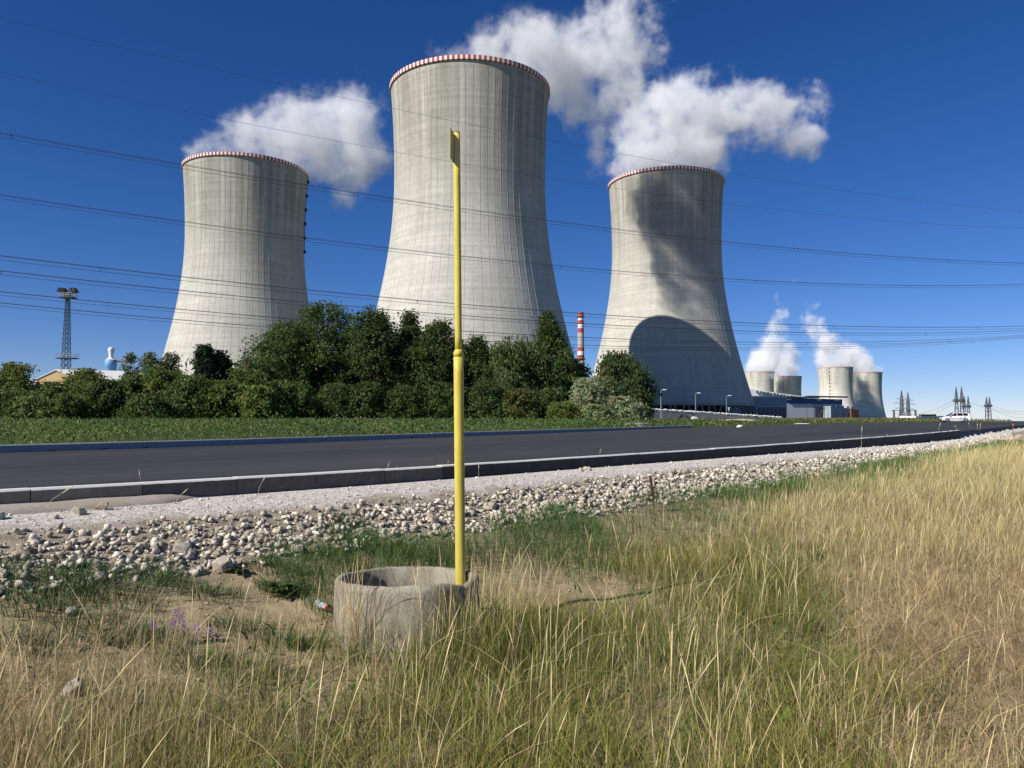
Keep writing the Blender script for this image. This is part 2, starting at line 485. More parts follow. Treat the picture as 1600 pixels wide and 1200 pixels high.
lay_kerb('kerb', offset(NEAR, .16), arc_of(NEAR, -12), arc_of(NEAR, 23.5), 1.0, ROAD_Z, .15, .125, lambda p: KM[0 if p[0] < -4.2 else (1 if p[0] < -1.0 else 2)], 1, 'pale concrete kerb stones along the gravel edge of the road')
kmf = kerb_mesh('kerb_stone_far', 1.0, .15, .18, M_KERBBLUE)
lay_kerb('kerb', offset(FAR, .0), arc_of(FAR, -33), arc_of(FAR, 13.8), 1.0, ROAD_Z, .15, .14, lambda p: kmf, -1, 'shaded dark kerb stones along the green field edge of the road')

# concrete footing smeared against the kerb
m = MB(); L0 = np.concatenate([[0], np.cumsum(np.hypot(*(NEAR[1:] - NEAR[:-1]).T))])
s0, s1 = arc_of(NEAR, -11.5), arc_of(NEAR, -3.45)
ss = np.linspace(s0, s1, 60); base = np.stack([np.interp(ss, L0, NEAR[:, 0]), np.interp(ss, L0, NEAR[:, 1])], 1)
rows = []
for o, z in ((.165, .895), (.25, .893), (.36, .872), (.46, .835), (.50, .76)):
    p = offset(base, 0); d = np.gradient(base, axis=0); d /= np.linalg.norm(d, axis=1)[:, None]
    wv = o + .045 * vnoise(ss, ss * 0 + o, 1.4, 5) * (o > .2) + .02 * vnoise(ss, ss * 0 + o, 5, 6) * (o > .2)
    endt = 1 - smooth(s1 - .5, s1, ss) * .9
    q = base + np.stack([d[:, 1], -d[:, 0]], 1) * (np.where(o > .2, .165 + (wv - .165) * endt, o))[:, None]
    zz = z + .008 * vnoise(ss, ss * 0, 3, 8) - (1 - endt) * .06
    rows.append(np.concatenate([q, zz[:, None]], 1))
I = np.arange(5 * 60).reshape(5, 60); Q = np.stack([I[:-1, :-1], I[1:, :-1], I[1:, 1:], I[:-1, 1:]], -1).reshape(-1, 4)
me = np_mesh('kerb_footing', np.concatenate(rows), quads=Q, mat=concrete('footing_concrete', (.30, .255, .20), (.42, .37, .30), 3.0), smooth_=True)
tag(link(bpy.data.objects.new('kerb_footing', me)), kind='structure')

# ------------------------------------------------------------------ cooling towers
def tower_r(z, H):
    zt = .715 * H
    b = .56 * H if z < zt else .85 * H
    return .2285 * H * math.sqrt(1 + ((z - zt) / b) ** 2)

def shell_mesh(H, mat, nseg=144, nz=56, z0=6.0):
    zs = np.linspace(z0, H, nz); V = []; uv = []; Q = []
    for z in zs:
        r = tower_r(z, H)
        for k in range(nseg + 1):
            t = 2 * math.pi * k / nseg + math.pi / 2
            V.append((r * math.cos(t), r * math.sin(t), z)); uv.append((30 * (t - math.pi / 2), z, 0))
    n1 = nseg + 1
    I = np.arange(nz * n1).reshape(nz, n1)
    Q = np.stack([I[:-1, :-1], I[:-1, 1:], I[1:, 1:], I[1:, :-1]], -1).reshape(-1, 4)
    # inner skin so that the shell has thickness
    Vi = np.array(V); sc = (np.hypot(Vi[:, 0], Vi[:, 1]) - .6) / np.hypot(Vi[:, 0], Vi[:, 1]); Vi[:, :2] *= sc[:, None]
    off = len(V)
    Q2 = Q[:, ::-1] + off
    bot = np.stack([I[0, :-1], I[0, :-1] + off, I[0, 1:] + off, I[0, 1:]], -1)
    top = np.stack([I[-1, :-1], I[-1, 1:], I[-1, 1:] + off, I[-1, :-1] + off], -1)
    return np_mesh('shell', np.concatenate([np.array(V), Vi]), quads=np.concatenate([Q, Q2, bot, top]), mat=mat, smooth_=True, attrs={'uvh': np.array(uv + uv)})

def rib_mesh(H, mat, n=72, z0=6.5, w=.06, p=.05):
    zs = np.linspace(z0, H - 3.0, 40); V = []; Q = []; uv = []
    for k in range(n):
        t = 2 * math.pi * k / n
        ct, st = math.cos(t), math.sin(t)
        base = len(V)
        for z in zs:
            r = tower_r(z, H)
            for dr, dt in ((-.05, -w), (p, -w * .8), (p, w * .8), (-.05, w)):
                V.append((ct * (r + dr) - st * dt, st * (r + dr) + ct * dt, z))
                uv.append((30 * t, z, .5))
        for i in range(len(zs) - 1):
            for j in range(3):
                a_ = base + i * 4 + j; Q.append((a_, a_ + 1, a_ + 5, a_ + 4))
    return np_mesh('ribs', np.array(V), quads=np.array(Q), mat=mat, attrs={'uvh': np.array(uv)})

def rim_mesh(H, n=208):
    m = MB(); r = tower_r(H, H); z0, z1 = H - 1.2, H + .25
    prof = [(r - .5, z0 - .3), (r + .55, z0), (r + .55, z1), (r - .9, z1), (r - .9, z0)]
    for k in range(n):
        t0, t1 = 2 * math.pi * k / n, 2 * math.pi * (k + 1) / n
        m.mi = k % 2
        for (ra, za), (rb, zb) in zip(prof, prof[1:] + prof[:1]):
            m.face([(ra * math.cos(t0), ra * math.sin(t0), za), (ra * math.cos(t1), ra * math.sin(t1), za), (rb * math.cos(t1), rb * math.sin(t1), zb), (rb * math.cos(t0), rb * math.sin(t0), zb)])
    return m.mesh('rim_band', [M_WHITE, M_RED])

def ladder_mesh(H, ang, z0, z1, step):
    m = MB(); pr = None
    for z in np.arange(z0, z1, 4.0):
        r = tower_r(z, H) + .4
        p = Vector((r * math.cos(ang), r * math.sin(ang), z))
        if pr is not None: m.bar(pr, p, .16)
        pr = p
    for z in np.arange(z0, z1, step):
        r = tower_r(z, H) + .55
        p = (r * math.cos(ang), r * math.sin(ang), z)
        m.box(p, (1.3, 2.2, .2), ang)
        m.box((p[0], p[1], z + .6), (1.1, 1.9, .9), ang)
    return m

H0 = 124.0
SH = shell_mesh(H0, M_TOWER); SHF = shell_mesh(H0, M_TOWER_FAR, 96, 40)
RB = rib_mesh(H0, M_TOWER); RIM = rim_mesh(H0)
m = MB()
colm = MB(); colm.tube([(0, 0, -1.2), (0, 0, 6.35)], [.55, .5], 8)
COLM = colm.mesh('column', M_KERB)
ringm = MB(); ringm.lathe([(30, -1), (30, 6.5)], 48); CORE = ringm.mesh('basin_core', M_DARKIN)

def near_tower(px, Y, label, ladder=None):
    c = at(px, 652, Y)
    t = empty('cooling_tower', (c.x, Y, 1.3), label, 'cooling tower', 'near cooling towers')
    link(bpy.data.objects.new('shell', SH), t); link(bpy.data.objects.new('ribs', RB), t)
    link(bpy.data.objects.new('rim_band', RIM), t)
    link(bpy.data.objects.new('basin_core', CORE), t)
    rb = tower_r(6, H0) - .1
    for k in range(44):
        for s in (-1, 1):
            t0 = 2 * math.pi * (k + .5) / 44
            o = link(bpy.data.objects.new('column', COLM), t)
            o.location = (rb * math.cos(t0), rb * math.sin(t0), 0)
            o.rotation_euler = (0, 0, t0); o.rotation_euler = (Matrix.Rotation(t0, 3, 'Z') @ Matrix.Rotation(s * .36, 3, 'X')).to_euler()
    if ladder: ladder_mesh(H0, *ladder).build('ladder', M_DKSTEEL, t)
    return t
TW_MID = near_tower(733.5, 288, 'tallest looking cooling tower, right behind the yellow post')
TW_LEFT = near_tower(380, 384, 'cooling tower behind the left hedge, with ladder landings on its edge', (R(8), 84, 122, 7.2))
TW_RIGHT = near_tower(1043, 404, 'cooling tower with big cloud shaped shadows across its side')

def far_tower(px, topy, Y, label, ladder=None):
    c = at(px, topy, Y)
    t = empty('cooling_tower', (c.x, Y, c.z - H0), label, 'cooling tower', 'distant cooling towers')
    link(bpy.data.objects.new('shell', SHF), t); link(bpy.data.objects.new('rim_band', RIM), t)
    if ladder: ladder_mesh(H0, *ladder).build('ladder', M_RUST, t)
    return t
far_tower(1186, 581.5, 1560, 'distant cooling tower half hidden by the shaded tower flank')
far_tower(1229.5, 588.5, 1640, 'distant squat cooling tower above the white roof block', (R(236), 30, 122, 7.0))
far_tower(1305, 574.5, 1390, 'distant sunlit cooling tower with a line of ladder landings', (R(228), 30, 122, 6.5))
far_tower(1352, 582.5, 1480, 'distant cooling tower with a dark shadow on its foot, farthest right')

# ------------------------------------------------------------------ steam
def steam_mat(name, blobs, dens, scale, cut=.62, gain=1.0):
    n = NT(name); n.n.remove(n.b)
    pos = n.obj()
    total = None
    for (p, r, wgt) in blobs:
        dn = n.new('ShaderNodeVectorMath', operation='DISTANCE'); n.l(pos, dn.inputs[0]); dn.inputs[1].default_value = p
        mr = n.new('ShaderNodeMapRange', interpolation_type='SMOOTHSTEP')
        n.l(dn.outputs['Value'], mr.inputs[0]); mr.inputs[1].default_value = r; mr.inputs[2].default_value = r * .1
        mr.inputs[3].default_value = 0; mr.inputs[4].default_value = wgt
        total = mr.outputs[0] if total is None else n.math('ADD', total, mr.outputs[0])
    total = n.math('MINIMUM', total, 1.25)
    def nz(sc, det, rough, dist):
        q = n.new('ShaderNodeTexNoise'); q.inputs['Scale'].default_value = sc; q.inputs['Detail'].default_value = det
        q.inputs['Roughness'].default_value = rough; q.inputs['Distortion'].default_value = dist; n.l(pos, q.inputs['Vector'])
        return n.math('SUBTRACT', q.outputs['Fac'], .5)
    k = n.math('ADD', total, n.math('MULTIPLY', nz(scale, 1, .5, .5), 2.4 * gain))
    k = n.math('ADD', k, n.math('MULTIPLY', nz(scale * 2.8, 5, .70, 0.0), 5.2 * gain))
    mr = n.new('ShaderNodeMapRange', interpolation_type='SMOOTHSTEP'); n.l(k, mr.inputs[0])
    mr.interpolation_type = 'LINEAR'; mr.inputs[1].default_value = cut - .22; mr.inputs[2].default_value = cut + .95; mr.inputs[3].default_value = 0; mr.inputs[4].default_value = 1.0
    soft = n.new('ShaderNodeMapRange'); n.l(total, soft.inputs[0]); soft.inputs[1].default_value = .02; soft.inputs[2].default_value = .25
    d = n.math('MULTIPLY', n.math('MULTIPLY', n.math('POWER', mr.outputs[0], 2.0), soft.outputs[0]), dens)
    v = n.new('ShaderNodeVolumePrincipled'); v.inputs['Color'].default_value = (.99, .99, .995, 1)
    v.inputs['Anisotropy'].default_value = -0.25
    n.l(d, v.inputs['Density']); n.l(v.outputs[0], n.out.inputs['Volume'])
    n.mat.cycles.volume_step_rate = .25
    return n.mat

def steam(label, group, spots, dens, scale, vox, cut=.62, gain=1.0):
    """spots: photo pixel x, y, depth, radius in metres, weight"""
    blobs = [(tuple(at(x, y, Y)), r * 1.12, w) for x, y, Y, r, w in spots]
    bm = bmesh.new()
    for p, r, w in blobs:
        bmesh.ops.create_icosphere(bm, subdivisions=2, radius=r * 1.02, matrix=Matrix.Translation(p))
    me = bpy.data.meshes.new('tmp'); bm.to_mesh(me); bm.free()
    o = bpy.data.objects.new('tmp', me); C.objects.link(o)
    md = o.modifiers.new('r', 'REMESH'); md.mode = 'VOXEL'; md.voxel_size = vox
    dg = bpy.context.evaluated_depsgraph_get()
    me2 = bpy.data.meshes.new_from_object(o.evaluated_get(dg))
    bpy.data.objects.remove(o); bpy.data.meshes.remove(me)
    me2.name = 'steam_plume'; me2.materials.clear()
    me2.materials.append(steam_mat('steam', blobs, dens, scale, cut, gain))
    o = link(bpy.data.objects.new('steam_plume', me2))
    o.visible_shadow = True
    return tag(o, label, 'steam', group, 'stuff')

steam('white steam drifting off the cooling tower behind the hedge', 'steam plumes of the near towers',
      [(305, 240, 392, 9, .75), (320, 236, 388, 11, .8), (350, 225, 384, 15, .8), (335, 228, 390, 12, .7), (395, 215, 384, 19, 1.0), (440, 212, 384, 22, 1.1), (482, 205, 386, 24, 1.1), (440, 250, 384, 20, 1.0), (395, 245, 384, 20, 1.0),
       (520, 195, 390, 25, 1.0), (555, 190, 392, 22, .8), (500, 235, 388, 24, 1.0), (540, 240, 392, 25, .95), (575, 250, 395, 19, .7), (545, 285, 392, 17, .75), (535, 308, 392, 10, .6), (485, 258, 386, 15, .8),
       (580, 165, 396, 15, .6), (575, 120, 400, 11, .5), (600, 245, 396, 13, .6)],
      .11, .034, 5.0, .58, 1.0)
steam('white steam streaming from the tallest tower and out of the top of the picture', 'steam plumes of the near towers',
      [(x, y, 288 + min(52, max(0, (x - 700) * .30)), r * (1 + min(52, max(0, (x - 700) * .30)) / 290), w) for x, y, r, w in
       [(700, 92, 11, .75), (725, 90, 11, .75), (760, 88, 13, .9), (790, 82, 16, 1.1), (822, 80, 18, 1.2), (855, 92, 18, 1.2), (838, 118, 13, 1.1), (875, 115, 16, 1.1), (885, 145, 12, .85),
        (905, 85, 16, .85), (922, 125, 16, .66), (935, 55, 15, .8), (960, 28, 15, .8), (985, 3, 16, .8), (1005, -25, 16, .8), (985, 60, 15, .48), (965, 95, 15, .50),
        (930, 175, 14, .55), (925, 210, 13, .55), (945, 245, 12, .6), (960, 165, 16, .50), (975, 130, 15, .46), (1008, 95, 13, .55), (1020, 45, 11, .5), (905, 165, 11, .6)]],
      .12, .040, 4.0, .62, 1.0)
steam('broad white steam cloud over the tower with cloud shaped shadows', 'steam plumes of the near towers',
      [(985, 262, 404, 17, 1.0), (1030, 258, 404, 20, 1.15), (1075, 258, 404, 19, 1.1), (1105, 262, 404, 15, .8), (1000, 225, 404, 22, 1.1), (1050, 220, 404, 25, 1.2), (1095, 220, 404, 22, 1.05), (985, 195, 406, 19, .9),
       (1030, 180, 406, 23, 1.0), (1075, 170, 408, 24, .95), (1120, 180, 410, 22, .85), (1060, 135, 410, 15, .7), (1095, 130, 410, 14, .7), (1140, 205, 410, 20, .85), (1165, 165, 414, 19, .75), (1180, 205, 414, 18, .8), (1215, 175, 416, 18, .8),
       (1210, 145, 416, 14, .65), (1250, 185, 418, 19, .8), (1268, 215, 420, 14, .8), (1265, 150, 420, 13, .65), (1240, 220, 420, 13, .65), (1275, 240, 420, 8, .6), (1145, 135, 412, 13, .55)],
      .11, .034, 5.0, .58, 1.0)
FARG = 'steam plumes of the distant towers'
steam('steam column rising beside the shaded tower flank', FARG,
      [(1172, 588, 1560, 40, .8), (1188, 580, 1560, 46, 1.1), (1200, 560, 1560, 46, 1.1), (1208, 535, 1562, 40, 1.0), (1212, 510, 1565, 34, 1.0), (1218, 490, 1568, 24, .85), (1215, 467, 1570, 17, .7), (1240, 455, 1570, 13, .5), (1242, 437, 1572, 12, .45)],
      .075, .014, 12.0)
steam('steam column over the distant squat tower', FARG,
      [(1229, 585, 1640, 42, 1.1), (1228, 565, 1640, 42, 1.1), (1224, 545, 1640, 36, .9)],
      .075, .014, 12.0)
steam('steam column leaning over the distant sunlit tower with the ladder', FARG,
      [(1303, 572, 1390, 40, 1.1), (1295, 555, 1390, 38, 1.1), (1284, 535, 1392, 36, 1.0), (1275, 515, 1395, 30, .95), (1266, 497, 1396, 22, .8), (1290, 500, 1398, 17, .7), (1278, 482, 1400, 16, .7), (1262, 478, 1400, 13, .55)],
      .085, .016, 10.0)
steam('steam drifting behind the distant tower with a shadow on its foot', FARG,
      [(1350, 580, 1480, 40, 1.0), (1338, 568, 1480, 38, 1.0), (1325, 555, 1480, 32, .8)],
      .085, .016, 10.0)

# ------------------------------------------------------------------ striped chimney
def lathe_obj(name, prof, mat, parent, n=24, sm=True):
    m = MB(); m.lathe(prof, n); return m.build(name, mat, parent, sm)
c = at(908, 652, 900)
ch = empty('chimney', (c.x, 900, 0), 'slim red and white striped chimney between two big towers', 'chimney')
M_CHCON = plain('chimney_concrete', (.42, .37, .33), .9, .15, .1)
HC = at(908, 488, 900).z
bands = [(488, 495, M_RED), (495, 500.5, M_WHITE), (500.5, 507, M_RED), (507, 513, M_WHITE), (513, 520, M_RED), (520, 543, M_CHCON), (543, 549, M_RED), (549, 555, M_WHITE), (555, 562, M_RED), (562, 567, M_WHITE), (567, 573, M_RED), (573, 660, M_CHCON)]
rad = lambda z: 3.3 + (HC - z) / HC * 1.7
for y0, y1, mt in bands:
    z1, z0 = at(908, y0, 900).z, max(0, at(908, y1, 900).z)
    lathe_obj('painted_band' if mt is not M_CHCON else 'shaft', [(rad(z0), z0), (rad(z1), z1)], mt, ch)
for y in (495.5, 561.5):
    z = at(908, y, 900).z; lathe_obj('gallery', [(rad(z), z - .5), (rad(z) + 1.2, z - .4), (rad(z) + 1.2, z + 1.2), (rad(z) + 1.0, z + 1.2), (rad(z), z - .2)], M_RUST, ch)

# ------------------------------------------------------------------ power line
def wire_fit(pts, off):
    """pts: photo pixels along one wire; plan line runs from near (left) to far, shifted by off metres"""
    dirv = np.array([math.cos(R(24)), math.sin(R(24))]); nrm = np.array([-dirv[1], dirv[0]])
    p0 = np.array([-43.0, 65.0]) + nrm * off
    S, Z = [], []
    for x, y in pts:
        u = (x - 800) / FPX; v = (600 - y) / FPX
        dy = math.cos(PITCH) - v * math.sin(PITCH)
        k = u / dy                                   # X = k * Y
        s = (k * p0[1] - p0[0]) / (dirv[0] - k * dirv[1])
        Yq = p0[1] + s * dirv[1]
        S.append(s); Z.append(at(x, y, Yq).z)
    co = np.polyfit(S, Z, 3 if len(pts) > 4 else 2)
    s = np.linspace(min(S) - 45, max(S) + 45, 70)
    z = np.polyval(np.polyfit(S, Z, 2), s)
    return [Vector((p0[0] + dirv[0] * t, p0[1] + dirv[1] * t, zz)) for t, zz in zip(s, z)], nrm
def wire_thing(pts, off, label, bundle, group, sp0=0):
    P_, nrm = wire_fit(pts, off)
    if not bundle:
        m = MB(); m.tube(P_, .016, 4); o = m.build('earth_wire', M_WIRE); return tag(o, label, 'power line', group)
    t = empty('power_line', P_[35], label, 'power line', group)
    base = P_[35]; w = .16
    for dx, dz in ((-w, 0), (w, 0), (0, -.36)):
        m = MB(); m.tube([p - base + Vector((nrm[0] * dx, nrm[1] * dx, dz)) for p in P_], .0185, 4); m.build('wire', M_WIRE, t)
    for k in range(12 + sp0, 62, 9):
        p = P_[k] - base; m = MB(); a_ = p + Vector((nrm[0] * -w, nrm[1] * -w, 0)); b_ = p + Vector((nrm[0] * w, nrm[1] * w, 0)); c_ = p + Vector((0, 0, -.36))
        for q1, q2 in ((a_, b_), (b_, c_), (c_, a_)): m.bar(q1, q2, .018)
        m.build('spacer', M_WIRE, t)
    return t
WG = 'power line conductors'
wire_thing([(0, 28.5), (200, 76), (400, 122.5), (609, 168), (855, 219), (1200, 280.3), (1400, 308), (1600, 331)], 4, 'topmost single wire of the power line', False, 'power line earth wires')
wire_thing([(0, 112), (345, 184.5), (610, 236), (855, 280), (1200, 325.5), (1400, 344), (1600, 358)], 14, 'second single wire from the top of the power line', False, 'power line earth wires')
wire_thing([(0, 207.5), (200, 243), (400, 276), (600, 308), (855, 345.5), (1200, 384.5), (1400, 400), (1600, 411.7)], 0, 'highest triple wire bundle, crossing the rim of the hedge side tower', True, WG, 2)
wire_thing([(0, 305), (200, 334), (400, 360.5), (600, 386.7), (800, 409), (951, 423), (1135, 435), (1200, 438.7), (1400, 446), (1600, 444)], 9, 'second wire bundle from the top, crossing the three big towers at mid height', True, WG, 0)
wire_thing([(0, 400.5), (280, 431), (400, 443.7), (585, 463.7), (800, 482), (1000, 496), (1200, 505.7), (1400, 511), (1600, 509.5)], 1, 'third wire bundle from the top', True, WG, 4)
wire_thing([(0, 423.7), (275, 452.5), (400, 464.5), (600, 483), (800, 499), (1000, 511), (1200, 518), (1400, 520.5), (1600, 516)], 8, 'fourth wire bundle from the top', True, WG, 1)
wire_thing([(0, 457), (270, 481), (400, 493), (600, 509), (800, 522), (1000, 531), (1200, 535.5), (1400, 532.5), (1600, 523.7)], 15, 'fifth wire bundle from the top, just above the lowest', True, WG, 3)
wire_thing([(0, 474), (265, 497), (400, 508.7), (600, 525), (800, 535.5), (1000, 542), (1200, 543), (1400, 538.7), (1600, 525)], 21, 'lowest wire bundle, passing just above the tree tops', True, WG, 5)

# ------------------------------------------------------------------ lattice helper
def lattice(m, base, top, w0, w1, n, r, diag=True):
    base, top = Vector(base), Vector(top)
    def cor(t):
        c_ = base.lerp(top, t); w = (w0 + (w1 - w0) * t) / 2
        return [c_ + Vector((sx * w, sy * w, 0)) for sx, sy in ((-1, -1), (1, -1), (1, 1), (-1, 1))]
    # panel heights shrink with the width
    ts = [0.0]; 
    for i in range(n): ts.append(ts[-1] + (w0 + (w1 - w0) * i / n))
    ts = [t / ts[-1] for t in ts]
    for k in range(4): m.bar(cor(0)[k], cor(1)[k], r)
    for i in range(n):
        a_, b_ = cor(ts[i]), cor(ts[i + 1])
        for k in range(4):
            m.bar(a_[k], a_[(k + 1) % 4], r * .7)
            if diag:
                m.bar(a_[k], b_[(k + 1) % 4], r * .65); m.bar(a_[(k + 1) % 4], b_[k], r * .65)

# ------------------------------------------------------------------ floodlight mast
Ym = 200
c = at(101, 652, Ym); c.z = 1.2
mast = empty('floodlight_mast', c, 'dark lattice floodlight mast with two platforms', 'light mast')
zt = at(106, 465, Ym).z - 1.2; zm = at(103, 560, Ym).z - 1.2
lean = at(106, 465, Ym).x - c.x
m = MB(); lattice(m, (0, 0, 0), (lean, 0, zt), 2.3, .75, 24, .075); m.build('lattice_shaft', M_DKSTEEL, mast)
def platform(z, w0, w1, hr, xo):
    m = MB(); cx = (w0 + w1) / 2; wd = (w1 - w0)
    m.box((xo + cx, 0, z), (wd, 2.6, .28)); 
    p = m.build('platform', M_DKSTEEL, mast)
    m = MB()
    for zz in (hr, hr * .55):
        for y in (-1.3, 1.3): m.bar((xo + w0, y, z + zz), (xo + w1, y, z + zz), .05)
        for x in (w0, w1): m.bar((xo + x, -1.3, z + zz), (xo + x, 1.3, z + zz), .05)
    for x in np.linspace(w0, w1, 6):
        for y in (-1.3, 1.3): m.bar((xo + x, y, z), (xo + x, y, z + hr), .045)
    m.build('railing', M_STEEL, p)
platform(zm, -2.0, 2.6, 1.2, lean * .55)
platform(zt, -1.75, 1.75, 1.15, lean)
m = MB(); m.box((lean, 0, zt + .8), (1.5, 1.2, 1.1)); m.build('lamp_bracket', M_DKSTEEL, mast)
for sx, x0 in ((-1, -1.75), (-1, -.85), (1, .9), (1, 1.7)):
    for yy in (-.5, .5):
        m = MB()
        q = Matrix.Translation((lean + x0, yy, zt + 1.75)) @ Matrix.Rotation(sx * R(35), 4, 'Y')
        pts = [(-.3, -.3, -.35), (.3, -.3, -.35), (.3, .3, -.35), (-.3, .3, -.35), (-.62, -.5, .5), (.62, -.5, .5), (.62, .5, .5), (-.62, .5, .5)]
        q = Matrix.Translation((lean + x0, yy, zt + 1.75)) @ Matrix.Rotation(sx * R(62), 4, 'Y')
        m.add([q @ Vector(p) for p in pts], [(3, 2, 1, 0), (4, 5, 6, 7), (0, 1, 5, 4), (1, 2, 6, 5), (2, 3, 7, 6), (3, 0, 4, 7)])
        m.bar((lean + x0, yy, zt + .9), (lean + x0, yy, zt + 1.6), .06)
        m.build('floodlight', M_RUST if yy > 0 else M_DKSTEEL, mast)

# ------------------------------------------------------------------ shed with gable and silo
Yb = 150
M_TANWALL = plain('tan_render', (.62, .42, .22), .9, .1, .5)
M_ROOFW = plain('pale_sheet_roof', (.72, .70, .66), .5, .08, .4)
M_GREYWALL = plain('grey_wall', (.16, .16, .165), .9, .1, .5)
ap = at(91, 577, Yb); lf = at(62, 592, Yb); 
shed = empty('shed', (ap.x, Yb, 1.2), 'tan gabled shed with pale sheet roof behind the hedge', 'building')
hw = 3.9; hz = ap.z - 1.2; ez = hz - 1.85; Lr = 20; ang = R(14)
def S(x, y, z): return (x * math.cos(0) + y * math.sin(R(62)), y * math.cos(R(62)) , z)
m = MB()
A = [(-hw, 0, 0), (hw, 0, 0), (hw, 0, ez), (0, 0, hz - .1), (-hw, 0, ez)]
m.face([S(*p) for p in A]); m.build('gable_wall', M_TANWALL, shed)
m = MB(); m.face([S(p[0], Lr, p[2]) for p in A][::-1]); m.build('gable_wall', M_TANWALL, shed)
m = MB(); m.face([S(hw, 0, 0), S(hw, Lr, 0), S(hw, Lr, ez), S(hw, 0, ez)]); m.build('side_wall', M_GREYWALL, shed); m = MB(); m.face([S(-hw, Lr, 0), S(-hw, 0, 0), S(-hw, 0, ez), S(-hw, Lr, ez)]); m.build('side_wall', M_GREYWALL, shed)
for sgn in (1, -1):
    m = MB(); e = .5
    q = [(sgn * (hw + e), -.4, ez - .2), (sgn * (hw + e), Lr + .4, ez - .2), (0, Lr + .4, hz), (0, -.4, hz)]
    m.face([S(*p) for p in q]); m.face([S(p[0], p[1], p[2] - .18) for p in q][::-1])
    for i in range(4):
        p, p2 = q[i], q[(i + 1) % 4]; m.face([S(*p), S(*p2), S(p2[0], p2[1], p2[2] - .18), S(p[0], p[1], p[2] - .18)])
    m.build('roof', M_ROOFW, shed)
sl = at(173, 580, 158)
silo = empty('silo', (sl.x, 158, sl.z - .8), 'blue drum silo with a white vent cowl', 'silo')
M_BLUE = plain('blue_paint', (.16, .36, .62), .5, .12, .8); M_CREAM = plain('white_sheet', (.75, .74, .72), .45, .08, .8)
k = 158 / FPX
lathe_obj('drum', [(1.05, 0), (1.08, .1), (1.08, 1.75), (1.12, 1.8), (1.12, 3.1), (1.0, 3.15)], M_BLUE, silo)
lathe_obj('drum_cap', [(1.1, 3.15), (.55, 3.45), (.45, 3.7)], M_CREAM, silo)
lathe_obj('vent_cowl', [(.45, 3.7), (.40, 4.2), (.58, 4.9), (.62, 5.3), (.5, 5.6), (.12, 5.75), (0.0, 5.76)], M_CREAM, silo)
m = MB(); m.bar((0.9, 0, 2.9), (5.0, 0, 2.6), .22, 8); m.build('duct', M_RUST, silo)
m = MB(); m.box((.2, 0, -.15), (3.6, 2.6, .3)); m.build('base_frame', M_DKSTEEL, silo)
lw = at(46, 588, 175); 
hut = empty('shed', (lw.x, 175, 1.2), 'low pale roof peeping over the hedge beside the gable', 'building')
m = MB(); m.box((0, 0, 3.9), (5.0, 5, 7.8)); m.build('wall', M_GREYWALL, hut)
m = MB(); m.add([(-2.9, -2.9, 7.8), (2.9, -2.9, 7.8), (2.9, 2.9, 9.0), (-2.9, 2.9, 9.0), (-2.9, -2.9, 8.0), (2.9, -2.9, 8.0), (2.9, 2.9, 9.2), (-2.9, 2.9, 9.2)], [(3, 2, 1, 0), (4, 5, 6, 7), (0, 1, 5, 4), (1, 2, 6, 5), (2, 3, 7, 6), (3, 0, 4, 7)]); m.build('roof', M_ROOFW, hut)

# ------------------------------------------------------------------ plant halls beside the shaded tower
M_WALLW = plain('white_panel', (.82, .82, .82), .6, .06, .1)
M_WALLG = plain('grey_blue_panel', (.30, .36, .40), .6, .08, .1)
M_WALLG2 = plain('pale_grey_panel', (.52, .56, .58), .6, .06, .1)
M_NAVY = plain('navy_panel', (.035, .08, .22), .5, .1, .1)
M_GLASSD = plain('dark_glazing', (.035, .045, .055), .25, .2, .2, 0, .5)
M_DROOF = plain('dark_roof', (.055, .06, .075), .7, .1, .2)
def hall(name, label, x0, x1, ytop0, ytop1, Y0, Y1, depth, mat, base=0.8):
    """box whose front runs from pixel x0 at depth Y0 to pixel x1 at depth Y1"""
    a_, b_ = at(x0, ytop0, Y0), at(x1, ytop1, Y1)
    t = empty(name, (a_.x, Y0, base), label, 'building', 'plant halls')
    d = Vector((b_.x - a_.x, Y1 - Y0, 0)); back = Vector((-d.y, d.x, 0)).normalized() * depth
    za, zb = a_.z - base, b_.z - base
    p = [Vector((0, 0, 0)), d, d + back, back]
    m = MB(); v = [q for q in p] + [p[0] + Vector((0, 0, za)), p[1] + Vector((0, 0, zb)), p[2] + Vector((0, 0, zb)), p[3] + Vector((0, 0, za))]
    m.add(v, [(0, 1, 5, 4), (1, 2, 6, 5), (2, 3, 7, 6), (3, 0, 4, 7), (4, 5, 6, 7)])
    m.build('wall', mat, t)
    return t, d, back, za, zb
def strip(t, d, back, s0, s1, z0, z1, mat, name, out=.25):
    o = -back.normalized() * out; n_ = o
    a_, b_ = d * s0, d * s1
    m = MB(); v = []
    for z in (z0, z1):
        v += [a_ + o + Vector((0, 0, z)), b_ + o + Vector((0, 0, z)), b_ - o * .2 + Vector((0, 0, z)), a_ - o * .2 + Vector((0, 0, z))]
    m.add(v, [(3, 2, 1, 0), (4, 5, 6, 7), (0, 1, 5, 4), (1, 2, 6, 5), (2, 3, 7, 6), (3, 0, 4, 7)])
    return m.build(name, mat, t)
t, d, bk, za, zb = hall('turbine_hall', 'long white upper hall behind the shaded tower foot', 1160, 1256, 606.0, 619.5, 690, 705, 40, M_WALLW)
for k in range(13):
    s = .22 + .055 * k
    strip(t, d, bk, s, s + random.uniform(.012, .03), za + (zb - za) * s - random.uniform(2.2, 3.4), za + (zb - za) * s - random.uniform(.6, 1.2), M_DROOF, 'roof_fan', 2.0)
t, d, bk, za, zb = hall('service_hall', 'blue grey hall with dark glazed ground floor beside the tower foot', 1176, 1229, 619.5, 620.5, 455, 462, 30, M_WALLG)
